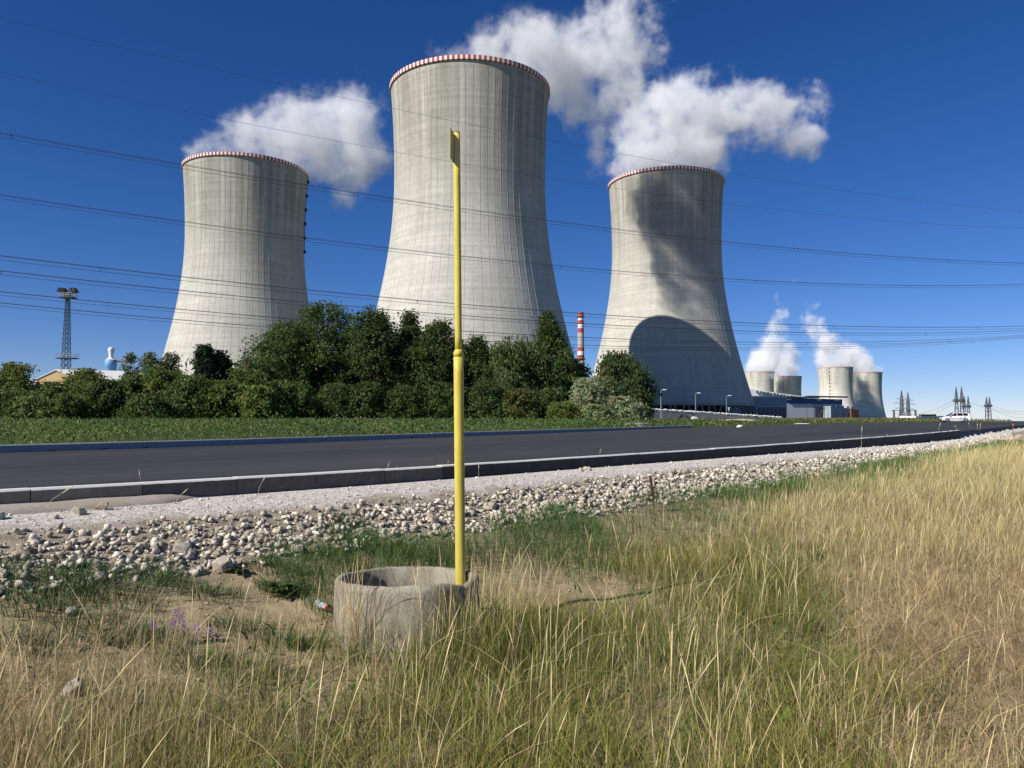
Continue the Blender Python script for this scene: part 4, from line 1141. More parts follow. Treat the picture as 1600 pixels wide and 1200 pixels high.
for s in (-1, 1):
    for poly in ([(-1.62, 1.02), (-1.58, 1.38), (-.95, 1.44), (-.95, 1.02)], [(-.88, 1.02), (-.88, 1.44), (-.12, 1.44), (-.12, 1.0)], [(-.04, 1.0), (-.04, 1.44), (.22, 1.43), (.92, .98)]):
        m = MB(); P_ = [(x, s * (.795 - (z - .95) * .29), z) for x, z in poly]; P2 = [(x, y - s * .05, z) for x, y, z in P_]
        m.face(P_ if s < 0 else P_[::-1]); m.face(P2); m.build('side_window', M_CARGL, car)
    m = MB(); m.box((.95, s * .93, 1.02), (.14, .2, .14)); m.build('mirror', M_TRIM, car)
    m = MB(); m.box((0.0, s * .875, .56), (2.2, .03, .06)); m.build('rubbing_strip', M_TRIM, car)
    m = MB(); m.box((2.0, s * .55, .66), (.16, .30, .14)); m.build('headlight', plain('lamp_glass', (.5, .52, .55), .15), car)
    m = MB(); m.box((-2.0, s * .68, .95), (.1, .16, .34)); m.build('tail_light', M_RED, car)
    for x in (-1.28, 1.32):
        m = MB(); prof_ = [(.20, -.1), (.29, -.11), (.315, -.06), (.315, .06), (.29, .11), (.20, .1)]
        m.lathe(prof_, 20); w_ = m.build('wheel', M_TYRE, car, True); w_.location = (x, s * .80, .315); w_.rotation_euler = (math.pi / 2, 0, 0)
        m = MB(); m.lathe([(0, .085), (.06, .1), (.2, .09), (.2, -.09), (.06, -.1), (0, -.085)], 12); m.build('rim', M_RIMS, w_)
m = MB(); P_ = [(.32, -.56, 1.485), (.32, .56, 1.485), (1.14, .68, .985), (1.14, -.68, .985)]; m.face([(x + .03, y, z + .02) for x, y, z in P_]); m.face([(x + .0, y, z - .02) for x, y, z in P_][::-1]); m.build('windscreen', M_CARGL, car)
m = MB(); m.box((2.06, 0, .42), (.08, 1.0, .16)); m.build('grille', M_TRIM, car)

# ------------------------------------------------------------------ stones of the embankment
def rock_mesh(seed, sub, mat):
    """angular broken stone: hull of a few scattered points"""
    bm = bmesh.new(); rng = random.Random(seed * 7 + 1)
    sx, sy, sz = rng.uniform(.95, 1.3), rng.uniform(.75, 1.05), rng.uniform(.62, .9)
    for _ in range(10 if sub == 1 else 17):
        v = Vector((rng.gauss(0, 1), rng.gauss(0, 1), rng.gauss(0, 1))).normalized() * rng.uniform(.78, 1.05)
        bm.verts.new((v.x * sx, v.y * sy, v.z * sz))
    r = bmesh.ops.convex_hull(bm, input=bm.verts)
    bmesh.ops.delete(bm, geom=list({v for v in r['geom_interior'] if isinstance(v, bmesh.types.BMVert)} | {v for v in r['geom_unused'] if isinstance(v, bmesh.types.BMVert)}), context='VERTS')
    bmesh.ops.triangulate(bm, faces=bm.faces); bmesh.ops.recalc_face_normals(bm, faces=bm.faces)
    if sub > 1: bmesh.ops.bevel(bm, geom=bm.edges[:], offset=.05, segments=1, affect='EDGES')
    me = bpy.data.meshes.new('stone'); bm.to_mesh(me); bm.free()
    if mat: me.materials.append(mat)
    return me
def stone_mat(name, c0, c1):
    n = NT(name); oi = n.new('ShaderNodeObjectInfo'); o = n.obj()
    vec = n.new('ShaderNodeVectorMath', operation='ADD'); n.l(o, vec.inputs[0])
    comb = n.new('ShaderNodeCombineXYZ'); n.l(n.math('MULTIPLY', oi.outputs['Random'], 50), comb.inputs[0]); n.l(comb.outputs[0], vec.inputs[1])
    f = n.noise(vec.outputs[0], 1.6, 6, .65); g = n.noise(vec.outputs[0], 9, 4, .7)
    c = n.mix(n.ramp(f, [(.3, c0), (.7, c1)]), n.ramp(g, [(.3, .72), (.7, 1.12)]), .8, 'MULTIPLY')
    c = n.mix(c, n.ramp(oi.outputs['Random'], [(0, (.72, .66, .60)), (.5, (1, .97, .93)), (1, (1.0, 1.0, 1.0))]), .9, 'MULTIPLY')
    n.color(c); n.rough(.92, .15); n.bump(g, .5, .05); return n.mat
M_ROCK = stone_mat('crushed_limestone', (.30, .255, .19), (.72, .65, .54))
ROCKS = [rock_mesh(s, 2, M_ROCK) for s in range(9)]
rng = np.random.default_rng(21)
L0 = np.concatenate([[0], np.cumsum(np.hypot(*(NEAR[1:] - NEAR[:-1]).T))])
dn = np.gradient(NEAR, axis=0); dn /= np.linalg.norm(dn, axis=1)[:, None]
def bank(s, o):
    """point o metres out from the kerb line at arc length s"""
    s = np.asarray(s); x = np.interp(s, L0, NEAR[:, 0]); y = np.interp(s, L0, NEAR[:, 1])
    nx = np.interp(s, L0, dn[:, 1]); ny = np.interp(s, L0, -dn[:, 0])
    return x + nx * o, y + ny * o
sA, sB = arc_of(NEAR, -9.5), arc_of(NEAR, 34)
# single stones, the largest ones
n = 285
s = sA + (arc_of(NEAR, 1.5) - sA) * rng.random(n) ** 1.1
o = rng.choice([0, 1], n, p=[.04, .96]) * (1.0 + 1.0 * rng.beta(2.6, 1.7, n)) + .0
o = np.where(o < .5, rng.uniform(.25, .9, n), o)
rad = rng.uniform(.032, .070, n) * np.where(rng.random(n) < .10, 1.45, 1)
x, y = bank(s, o); z = ground_h(x, y)
SL = 'broken pale limestone lump on the stony road embankment'
for i in range(n):
    ob = bpy.data.objects.new('stone', ROCKS[i % 9]); C.objects.link(ob)
    ob.location = (x[i], y[i], z[i] + rad[i] * .30); ob.scale = (rad[i],) * 3
    ob.rotation_euler = (rng.uniform(-.5, .5), rng.uniform(-.5, .5), rng.uniform(0, 6.28))
    tag(ob, SL, 'stone', 'embankment stones')
for px, py, r_, lb in ((346, 884, .115, 'largest pale boulder at the foot of the stone embankment'), (112, 1082, .085, 'pale angular stone alone in the dry grass, low in the picture'), (108, 958, .055, 'pale stone lying on bare soil below the embankment'),
                       (160, 792, .075, 'grey stone resting against the kerb footing'), (118, 796, .055, 'flat stone beside the kerb footing'), (30, 868, .085, 'broad grey stone at the embankment edge of the picture'), (512, 838, .06, 'pale stone above the green tuft')):
    q = hit(px, py + r_ * 60) + Vector((0, 0, r_ * .35))
    ob = bpy.data.objects.new('stone', ROCKS[int(px) % 9]); C.objects.link(ob); ob.location = q; ob.scale = (r_, r_, r_ * .9); ob.rotation_euler = (.5, .3, px * .1)
    tag(ob, lb, 'stone')
# the rest: crushed stone as a mass
def rock_mass(name, label, n, s_range, obeta, orange, rrange, col0, col1, sub=1, spow=1.5):
    protos = []
    for k in range(10):
        me = rock_mesh(100 + k, 1, None); v = np.zeros(len(me.vertices) * 3); me.vertices.foreach_get('co', v)
        t = np.array([tuple(p.vertices) for p in me.polygons]); protos.append((v.reshape(-1, 3), t)); bpy.data.meshes.remove(me)
    s = s_range[0] + (s_range[1] - s_range[0]) * rng.random(n) ** spow
    o = orange[0] + (orange[1] - orange[0]) * rng.beta(*obeta, n)
    x, y = bank(s, o); z = ground_h(x, y)
    dist = np.hypot(x, y)
    r = (rrange[0] + (rrange[1] - rrange[0]) * rng.random(n) ** 2.6) * (1 + .035 * (dist - 8).clip(0, 30))
    VV, TT, CC = [], [], []; off = 0
    for k in range(10):
        idx = np.where(np.arange(n) % 10 == k)[0]; pv, pt = protos[k]
        a_ = rng.uniform(0, 6.28, len(idx)); b_ = rng.uniform(-.8, .8, len(idx))
        ca, sa, cb, sb = np.cos(a_), np.sin(a_), np.cos(b_), np.sin(b_)
        X, Y_, Z_ = pv[:, 0][None], pv[:, 1][None], pv[:, 2][None]
        y2 = Y_ * cb[:, None] - Z_ * sb[:, None]; z2 = Y_ * sb[:, None] + Z_ * cb[:, None]
        x3 = X * ca[:, None] - y2 * sa[:, None]; y3 = X * sa[:, None] + y2 * ca[:, None]
        P = np.stack([x3, y3, z2], -1) * r[idx][:, None, None] + np.stack([x[idx], y[idx], z[idx] + r[idx] * rng.uniform(.1, .8, len(idx))], -1)[:, None]
        VV.append(P.reshape(-1, 3)); TT.append((pt[None] + (np.arange(len(idx)) * len(pv))[:, None, None] + off).reshape(-1, 3)); off += len(idx) * len(pv)
        mixv = rng.random((len(idx), 1)); c = np.array(col0) * (1 - mixv) + np.array(col1) * mixv
        CC.append(np.repeat(c, len(pv), 0))
    nmat = NT('crushed_stone_mass'); a1 = nmat.attr('col'); o_ = nmat.obj(); g = nmat.noise(o_, 70, 4, .7)
    nmat.color(nmat.mix(a1.outputs['Color'], nmat.ramp(g, [(.3, .7), (.7, 1.15)]), .8, 'MULTIPLY')); nmat.rough(.93, .15)
    me = np_mesh(name, np.concatenate(VV), tris=np.concatenate(TT), col=np.concatenate(CC), mat=nmat.mat)
    return tag(link(bpy.data.objects.new(name, me)), label, 'gravel', None, 'stuff')
rock_mass('gravel', 'loose crushed limestone covering the road embankment', 27500, (sA, sB), (2.6, 1.9), (.90, 2.04), (.010, .052), (.27, .23, .17), (.74, .67, .555), 1, 1.6)
rock_mass('fine_gravel', 'fine pale gravel on the flat shoulder beside the kerb', 6500, (sA, sB), (1.2, 1.3), (.25, 1.2), (.004, .020), (.48, .44, .38), (.78, .74, .67), 1, 1.5)

rock_mass('soil_clods', 'clods and grit strewn over the bare soil', 5000, (arc_of(NEAR, -9.0), arc_of(NEAR, 3.5)), (1.0, 1.0), (1.9, 5.2), (.004, .020), (.20, .15, .09), (.52, .44, .33), 1, 1.0)

# ------------------------------------------------------------------ concrete ring, yellow post, bottle
M_RING = concrete('old_ring_concrete', (.21, .19, .15), (.42, .385, .315), 3.5, .012)
_n = NT('old_ring_concrete'); _o = _n.obj()
_f = _n.noise(_o, 3.0, 8, .7); _g = _n.noise(_o, 45, 5, .7); _v = _n.new('ShaderNodeTexVoronoi'); _v.inputs['Scale'].default_value = 30; _n.l(_o, _v.inputs['Vector'])
_c = _n.mix(_n.ramp(_f, [(.28, (.21, .185, .135)), (.5, (.36, .325, .255)), (.75, (.46, .42, .345))]), _n.ramp(_g, [(.3, .65), (.7, 1.15)]), .8, 'MULTIPLY')
_c = _n.mix(_c, (.04, .037, .03), _n.math('MULTIPLY', _n.ramp(_v.outputs['Distance'], [(.05, 1.0), (.16, 0.0)]), _n.ramp(_n.noise(_o, 6, 3), [(.5, 0.0), (.62, .9)])))
_c = _n.mix(_c, _n.ramp(_n.noise(_n.mapping(_o, (5, 5, 1.2)), 1.0, 7, .7), [(.34, (.42, .40, .34)), (.58, (1, 1, 1))]), .9, 'MULTIPLY')
_c = _n.mix(_c, (.075, .072, .06), _n.ramp(_n.noise(_o, 13, 6, .75), [(.60, 0.0), (.70, .65)]))
_n.color(_c); _n.rough(.95, .1); _n.bump(_g, .6, .007); M_RING = _n.mat
RC = at(637, 900, 6.0); rcx, rcy = RC.x, 6.0
ringo = empty('concrete_ring', (rcx, rcy, 0), 'open weathered concrete well ring around the foot of the yellow post', 'concrete ring')
bm = bmesh.new(); nseg = 96; Ro, Ri, Zt = .555, .49, .475
prof = [(Ro, -.25), (Ro + .004, .1), (Ro + .002, .3), (Ro, .42), (Ro - .006, Zt - .014), (Ro - .022, Zt), (Ri + .02, Zt), (Ri + .004, Zt - .015), (Ri, .3), (Ri, -.25)]
rows = []
for r_, z_ in prof:
    row = []
    for k in range(nseg):
        t = 2 * math.pi * k / nseg; p = Vector((math.cos(t), math.sin(t), 0))
        nz = mnoise.noise(p * 3 + Vector((0, 0, z_ * 2))); nn = mnoise.noise(p * 11 + Vector((0, 0, z_ * 9)))
        edge = 1 if z_ > .4 else .35
        row.append(bm.verts.new((p.x * (r_ + .004 * nz + .002 * nn * edge), p.y * (r_ + .004 * nz + .002 * nn * edge), z_ + (.008 * nz + .003 * nn if z_ > .4 else 0) - (.04 * max(0, nn - .2) if z_ > .44 else 0) - (.035 * math.exp(-((t - 5.75) / .22) ** 2) if z_ > .40 else 0))))
    rows.append(row)
for a_, b_ in zip(rows[:-1], rows[1:]):
    for k in range(nseg): bm.faces.new((a_[k], a_[(k + 1) % nseg], b_[(k + 1) % nseg], b_[k]))
bmesh.ops.recalc_face_normals(bm, faces=bm.faces)
me = bpy.data.meshes.new('ring_wall'); bm.to_mesh(me); bm.free(); me.materials.append(M_RING); me.polygons.foreach_set('use_smooth', [True] * len(me.polygons))
rw = link(bpy.data.objects.new('ring_wall', me), ringo); rw.rotation_euler = (R(-3.2), R(-.6), 0)
m = MB(); m.lathe([(.47, .02), (.3, .05), (0, .04)], 24); m.build('soil_fill', plain('dark_soil', (.07, .055, .04), .95, .3, 8), ringo)

_n = NT('yellow_post_paint'); _o = _n.obj()
_f = _n.noise(_o, 4, 6, .6); _g = _n.noise(_n.mapping(_o, (1, 1, .25)), 38, 5, .7)
_c = _n.ramp(_f, [(.3, (.58, .47, .075)), (.7, (.70, .58, .11))])
_c = _n.mix(_c, _n.ramp(_n.noise(_n.mapping(_o, (14, 14, 1.2)), 1.0, 6, .7), [(.3, .62), (.62, 1.0)]), .75, 'MULTIPLY')
_c = _n.mix(_c, (.16, .085, .02), _n.ramp(_g, [(.66, 0.0), (.71, .9)]))
_n.color(_c); _n.rough(.55, .3); _n.bump(_n.noise(_o, 55, 3), .25, .004); M_YEL = _n.mat
Yp = 6.2; pb = at(719.5, 905, Yp); pj = at(717, 552, Yp); pt = at(713.5, 207, Yp)
post = empty('marker_post', (pb.x, Yp, .04), 'tall slim yellow steel marker post standing in the concrete ring', 'post')
dirp = (pt - pb).normalized(); foot = pb + dirp * ((.04 - pb.z) / dirp.z); base0 = Vector((pb.x, Yp, .04))
def onp(z): return foot + dirp * ((z - .04) / dirp.z) - base0
m = MB(); zs = np.linspace(.04, pj.z, 14); m.tube([onp(z) for z in zs], [.0405] * 14, 20); m.build('lower_tube', M_YEL, post, True)
m = MB(); m.tube([onp(pj.z - .03), onp(pj.z), onp(pj.z + .012), onp(pj.z + .03)], [.041, .0415, .039, .029], 20); m.build('collar', M_YEL, post, True)
m = MB(); zs = np.linspace(pj.z, pt.z - .004, 14); m.tube([onp(z) for z in zs], [.0285] * 14, 18); m.build('upper_tube', M_YEL, post, True)
m = MB(); m.tube([onp(pt.z - .006), onp(pt.z), onp(pt.z + .004)], [.030, .030, .024], 18); m.build('cap', M_YEL, post, True)
# folded marker plate, seen almost edge on, fixed to the near side of the tip
def plate(pa, pbb, z0, z1, th, name):
    pa, pbb = Vector(pa), Vector(pbb); d_ = (pbb - pa); nn = Vector((-d_.y, d_.x, 0)).normalized() * th / 2
    m = MB(); v = []
    for z in (z0, z1):
        for p in (pa - nn, pbb - nn, pbb + nn, pa + nn): v.append((p.x, p.y, z))
    m.add(v, [(3, 2, 1, 0), (4, 5, 6, 7), (0, 1, 5, 4), (1, 2, 6, 5), (2, 3, 7, 6), (3, 0, 4, 7)]); return m.build(name, M_YEL, post)
yF = Yp - .034
def pl(px, Yq): q = at(px, 230, Yq); return (q.x - base0.x, Yq - base0.y)
zP1 = at(718, 220, yF).z - base0.z; zP0 = at(718, 265, yF).z - base0.z
A1 = pl(718.5, yF); A2 = pl(710.0, yF - .145); A3 = pl(708.8, yF - .165); A4 = pl(703.2, yF - .295)
plate((*A2, 0), (*A1, 0), zP0, zP1, .004, 'marker_plate'); plate((*A4, 0), (*A3, 0), zP0, zP1, .004, 'marker_plate')
m = MB()
plate((A3[0] - .002, A3[1] + .004, 0), (A2[0] + .002, A2[1] + .004, 0), zP0 + .004, zP1 - .004, .003, 'plate_joint').data.materials[0] = M_RUST
for zz in (zP0 + .06, zP1 - .06): m.bar((A2[0] * .3 + A1[0] * .7, A2[1] * .3 + A1[1] * .7 + .006, zz), (A1[0] - .002, A1[1] + .014, zz), .006, 6)
m.build('bracket', M_RUST, post)

# crushed drink bottle
_n = NT('clear_bottle_plastic'); _n.b.inputs['Transmission Weight'].default_value = .55; _n.color((.80, .85, .90)); _n.rough(.18, .6); _n.b.inputs['IOR'].default_value = 1.3; M_PET = _n.mat
M_CAP = plain('orange_cap', (.75, .10, .03), .5, .1)
q = hit(503, 952) + Vector((0, 0, .035))
bot = empty('plastic_bottle', q, 'crushed clear plastic bottle with orange cap lying beside the ring', 'bottle', None, R(-58))
bm = bmesh.new(); rows = []
for i, (xx, r_) in enumerate([(-.115, .005), (-.115, .028), (-.10, .034), (-.07, .031), (-.05, .034), (-.02, .026), (0, .030), (.02, .033), (.045, .030), (.07, .022), (.09, .014), (.10, .0125)]):
    row = []
    for k in range(16):
        t = 2 * math.pi * k / 16; e = 1 + .28 * mnoise.noise(Vector((xx * 25, math.cos(t) * 1.3, math.sin(t) * 1.3)))
        row.append(bm.verts.new((xx, r_ * math.cos(t) * e * 1.1, r_ * math.sin(t) * e * .8)))
    rows.append(row)
for a_, b_ in zip(rows[:-1], rows[1:]):
    for k in range(16): bm.faces.new((a_[k], a_[(k + 1) % 16], b_[(k + 1) % 16], b_[k]))
me = bpy.data.meshes.new('bottle_body'); bm.to_mesh(me); bm.free(); me.materials.append(M_PET); link(bpy.data.objects.new('bottle_body', me), bot)
m = MB(); m.bar((.10, 0, 0), (.122, 0, 0), .0165, 14); m.build('cap', M_CAP, bot)

# survey stake far along the shoulder
q = on(1583, 682, .55); st_ = empty('survey_stake', (q.x, q.y, .5), 'thin rusty stake standing on the shoulder past the kerb end', 'stake')
hz = at(1583, 662, q.y).z - .5; m = MB(); m.tube([(0, 0, -.1), (.02, 0, hz)], .02, 6); m.build('rod', M_RUST, st_)
m = MB(); m.box((.02, 0, hz - .06), (.05, .05, .12)); m.build('painted_tip', M_CAP, st_)

# ------------------------------------------------------------------ grass
def blades(P, h, w, lean_dir, lean, c0, c1, rng, segs=4, head=None, droop=.0):
    """P (n,3) roots; ribbon blades that bend along lean_dir; head: widen the tip to a seed head"""
    n = len(P)
    ts = np.linspace(0, 1, segs + 1)
    face = rng.uniform(0, math.pi, n)
    # ribbons turned roughly to all sides
    wx, wy = np.cos(face), np.sin(face)
    dx, dy = np.cos(lean_dir), np.sin(lean_dir)
    cen = []
    for t in ts:
        off = lean * h * (t ** 1.7); drop = droop * h * t ** 3
        cen.append(np.stack([P[:, 0] + dx * off, P[:, 1] + dy * off, P[:, 2] + h * t * np.sqrt(np.maximum(.1, 1 - (lean * .55) ** 2)) - drop], 1))
    V = []; Cc = []
    for i, t in enumerate(ts[:-1]):
        if head is None: ww = w * (1 - .75 * t ** 1.5)
        else: ww = np.where(head > 0, np.where(t < .70, w, head), w * (1 - .6 * t))
        o = np.stack([wx * ww / 2, wy * ww / 2, np.zeros(n)], 1)
        V += [cen[i] - o, cen[i] + o]
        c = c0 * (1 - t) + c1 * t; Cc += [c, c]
    V.append(cen[-1]); Cc.append(c1)
    k = 2 * segs + 1
    V = np.stack(V, 1).reshape(-1, 3); Cc = np.stack(Cc, 1).reshape(-1, 3)
    b = np.arange(n)[:, None] * k
    quads = np.concatenate([np.concatenate([b + 2 * i, b + 2 * i + 1, b + 2 * i + 3, b + 2 * i + 2], 1) for i in range(segs - 1)])
    tris = np.concatenate([b + 2 * (segs - 1), b + 2 * (segs - 1) + 1, b + 2 * segs], 1)
    return V, quads, tris, Cc
class Grass:
    def __init__(s): s.V, s.Q, s.T, s.C, s.n = [], [], [], [], 0
    def add(s, V, q, t, c): s.V.append(V); s.Q.append(q + s.n); s.T.append(t + s.n); s.C.append(c); s.n += len(V)
    def build(s, name, label, cat='grass'):
        me = np_mesh(name, np.concatenate(s.V), quads=np.concatenate(s.Q), tris=np.concatenate(s.T), col=np.concatenate(s.C).clip(0, 1), mat=M_GRASS)
        return tag(link(bpy.data.objects.new(name, me)), label, cat, None, 'stuff')
rg = np.random.default_rng(77)
def cam_area(n, y0, y1, margin=90, pw=1.0):
    """scatter over the ground from y0 to y1 ahead, wider than the picture, thinning out with distance by pw"""
    n = int(n * 1.12); ty = np.geomspace(y0, y1, 400); w = ty ** -pw * (.70 * ty + .8)
    cdf = np.concatenate([[0], np.cumsum((w[1:] + w[:-1]) / 2 * np.diff(ty))]); Y = np.interp(rg.random(n) * cdf[-1], cdf, ty)
    return rg.uniform(-1, 1, n) * (.70 * Y + .8), Y
LOWG = lambda x, y: np.clip(1.3 * np.exp(-(((x - rcx + .16) / .48) ** 2 + ((y - rcy + 1.15) / .75) ** 2)), 0, 1)     # trampled patch before the ring
TALLG = lambda x, y: np.exp(-(((x - rcx - .48) / .26) ** 2 + ((y - rcy + .75) / .35) ** 2))                          # lush growth at its shaded side
def zones(x, y):
    """weights of the ground cover at x, y"""
    d = sdist(NEAR, x, y)
    wob = .45 * vnoise(x, y, .8, 31) + .25 * vnoise(x, y, 2.3, 32)
    brown = smooth(-.5, 1.1, x - (1.35 + .34 * (y - 3.2)) + wob) * smooth(2.2, 4.5, d)
    straw = smooth(-1.2, 1.8, x - (2.3 + .12 * (y - 6)) + wob) * smooth(6.3, 9.5, y + wob)
    leftdry = smooth(.3, -1.1, x + .30 * (y - 3.0) + .9 + wob)
    band = smooth(2.9, 2.4, d + .4 * wob) * smooth(1.60, 1.9, d + .2 * wob)
    soil = smooth(.35, .75, vnoise(x, y, 1.1, 33) * .5 + .5 + .25 * vnoise(x, y, 3, 34)) 
    return d, brown, straw, leftdry, band, soil
def pick(v, p): return rg.random(len(v)) < p
def rootz(x, y): return np.stack([x, y, ground_h(x, y) - .01], 1)
def colr(base, n, sd=.18, hue=.08):
    c = np.asarray(base)[None] * rg.normal(1, sd, n).clip(.45, 1.7)[:, None]
    c = c * np.stack([rg.normal(1, hue, n), np.ones(n), rg.normal(1, hue, n)], 1); return c.clip(0, 1)
def in_ring(x, y): return np.hypot(x - rcx, y - rcy) < .60
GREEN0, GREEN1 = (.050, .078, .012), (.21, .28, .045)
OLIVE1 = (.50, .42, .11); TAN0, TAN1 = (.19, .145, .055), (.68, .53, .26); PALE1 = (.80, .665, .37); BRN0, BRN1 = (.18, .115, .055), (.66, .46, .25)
SOILPATCH = lambda x, y: np.clip(1.5 * np.exp(-(((x - .32 - .3 * (y - 7.2)) / .95) ** 2 + ((y - 7.2) / .60) ** 2)), 0, 1)      # bare tan patch behind the post

# (1) leafy green and olive grass of the meadow
g = Grass()
x, y = cam_area(205000, 2.0, 16, 90, .85)
d, br, sw, ld, bd, so = zones(x, y)
near_left = smooth(-.5, -1.6, x + .12 * (y - 4)) * smooth(3.9, 5.0, y)                     # bare corner below the stones
p = (.45 + .55 * smooth(-.5, .2, vnoise(x, y, 1.6, 39))) * (1 - .97 * br) * (1 - .55 * sw) * (1 - .60 * ld) * smooth(2.4, 3.3, d + .3 * vnoise(x, y, 1.5, 40)) * (1 - .85 * near_left) * (1 - .99 * SOILPATCH(x, y)) * smooth(2.6, 3.4, d + .5 * vnoise(x, y, .9, 71))
k = pick(x, p) & ~in_ring(x, y); x, y, d = x[k], y[k], d[k]; n = len(x)
h = (.29 + .13 * vnoise(x, y, .9, 41) + .06 * vnoise(x, y, 3.1, 42)) * rg.uniform(.5, 1.35, n) * (.6 + .4 * smooth(2.5, 5.0, d)) * (1 - .35 * smooth(3.2, 2.2, y))
h = h * (1 - .42 * LOWG(x, y)) * (1 + .9 * TALLG(x, y))
dry = rg.random((n, 1)) * .75 + .35 * (vnoise(x, y, .7, 43)[:, None] > .1)
c1 = colr(GREEN1, n, .25) * (1 - dry.clip(0, 1)) + colr(OLIVE1, n, .22) * dry.clip(0, 1)
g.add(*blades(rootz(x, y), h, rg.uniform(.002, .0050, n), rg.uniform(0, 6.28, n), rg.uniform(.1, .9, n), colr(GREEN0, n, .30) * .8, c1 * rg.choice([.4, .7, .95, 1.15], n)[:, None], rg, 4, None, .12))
x, y = cam_area(9000, 2.2, 11, 60, .85); d, br, sw, ld, bd, so = zones(x, y); k = pick(x, .5 * (1 - br) * (1 - .8 * sw) * (1 - .7 * ld) * smooth(3.0, 3.6, d) * (1 - SOILPATCH(x, y))) & ~in_ring(x, y); x, y = x[k], y[k]; n = len(x)
P = rootz(x, y); P[:, 2] += rg.uniform(0, .18, n)
g.add(*blades(P, rg.uniform(.08, .22, n), rg.uniform(.008, .018, n), rg.uniform(0, 6.28, n), rg.uniform(.5, 1.5, n), colr((.08, .12, .02), n, .25), colr((.19, .26, .05), n, .25), rg, 4, None, .3))
g.build('meadow_grass', 'green and olive meadow grass around the ring')

# (2) tall dry stalks with seed heads
g = Grass()
x, y = cam_area(50000, 2.0, 26, 90, .9)
d, br, sw, ld, bd, so = zones(x, y)
p = (.36 + .9 * sw + .14 * br + .36 * ld) * (.30 + .95 * smooth(-.35, .45, vnoise(x, y, 1.1, 47) + .4 * vnoise(x, y, 3.2, 48))) * smooth(2.6, 3.7, d + .3 * vnoise(x, y, 1.0, 49)) * (1 - .9 * SOILPATCH(x, y)) * (1 - .65 * smooth(-.6, -1.6, x) * smooth(4.4, 5.2, y))
k = pick(x, p) & ~in_ring(x, y); x, y, d, br, sw = x[k], y[k], d[k], br[k], sw[k]; n = len(x)
h = (.30 + .62 * rg.random(n) ** 1.5) * (.88 + .25 * vnoise(x, y, .6, 50)) * (.78 + .22 * smooth(3, 6, d)) * (1 - .35 * br * (1 - sw))
h = h * (1 - .42 * LOWG(x, y))
hd = rg.uniform(.0028, .0062, n) * (rg.random(n) < .7)
wd = rg.uniform(.0012, .0024, n) * (1 + .04 * (y - 5).clip(0, 20))
hd = hd * (1 + .05 * (y - 5).clip(0, 20))
mixp = rg.random((n, 1)); c1 = colr(TAN1, n, .16, .05) * (1 - mixp) + colr(PALE1, n, .14, .05) * mixp
ldir = np.where(rg.random(n) < .6, rg.normal(.3, .8, n), rg.uniform(0, 6.28, n))
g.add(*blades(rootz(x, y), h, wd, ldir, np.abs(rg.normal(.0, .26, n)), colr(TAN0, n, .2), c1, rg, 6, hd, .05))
# stalks leaning on and standing before the ring
n = 300; a_ = rg.normal(-.75, .5, n); rr2 = rg.uniform(.60, 1.15, n); x = rcx + rr2 * np.cos(a_); y = rcy + rr2 * np.sin(a_)
a2 = rg.normal(-2.1, .08, 70); x = np.concatenate([x, rcx + .62 * np.cos(a2)]); y = np.concatenate([y, rcy + .64 * np.sin(a2)]); n = len(x)
h = rg.uniform(.30, .85, n); mixp = rg.random((n, 1)); hd = rg.uniform(.003, .0065, n) * (rg.random(n) < .7)
g.add(*blades(rootz(x, y), h, rg.uniform(.0016, .003, n), rg.uniform(0, 6.28, n), np.abs(rg.normal(0, .22, n)), colr(TAN0, n, .2), colr(TAN1, n, .16, .05) * (1 - mixp) + colr(PALE1, n, .14, .05) * mixp, rg, 6, hd, .05))
# a few flattened and broken stalks
x, y = cam_area(900, 2.4, 11, 60, .9); d, br, sw, ld, bd, so = zones(x, y); k = pick(x, .7 * smooth(3, 4, d)) & ~in_ring(x, y); x, y = x[k], y[k]; n = len(x)
P = rootz(x, y); P[:, 2] += rg.uniform(.05, .30, n)
g.add(*blades(P, rg.uniform(.35, .7, n), rg.uniform(.002, .0035, n), rg.uniform(0, 6.28, n), rg.uniform(1.0, 1.7, n), colr(TAN1, n, .15), colr(PALE1, n, .15), rg, 4, None, .25))
g.build('dry_stalks', 'tall pale dry grass stalks with seed heads')

# (3) pale straw filling the rising bank
g = Grass()
x, y = cam_area(80000, 4.0, 27, 60, 1.05)
d, br, sw, ld, bd, so = zones(x, y)
p = .95 * sw * (1 - .9 * SOILPATCH(x, y)) * smooth(2.1, 3.3, d + .3 * vnoise(x, y, 1.1, 55))
k = pick(x, p) & ~in_ring(x, y); x, y, d = x[k], y[k], d[k]; n = len(x)
h = rg.uniform(.22, .62, n) * (.8 + .3 * vnoise(x, y, .8, 51))
mixp = rg.random((n, 1)) ** 1.0
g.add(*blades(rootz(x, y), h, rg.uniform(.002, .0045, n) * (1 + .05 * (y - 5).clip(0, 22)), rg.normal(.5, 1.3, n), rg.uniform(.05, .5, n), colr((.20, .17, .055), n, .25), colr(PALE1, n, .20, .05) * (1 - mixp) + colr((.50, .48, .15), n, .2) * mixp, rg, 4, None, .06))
g.build('straw_grass', 'dense pale straw coloured grass on the rising bank')

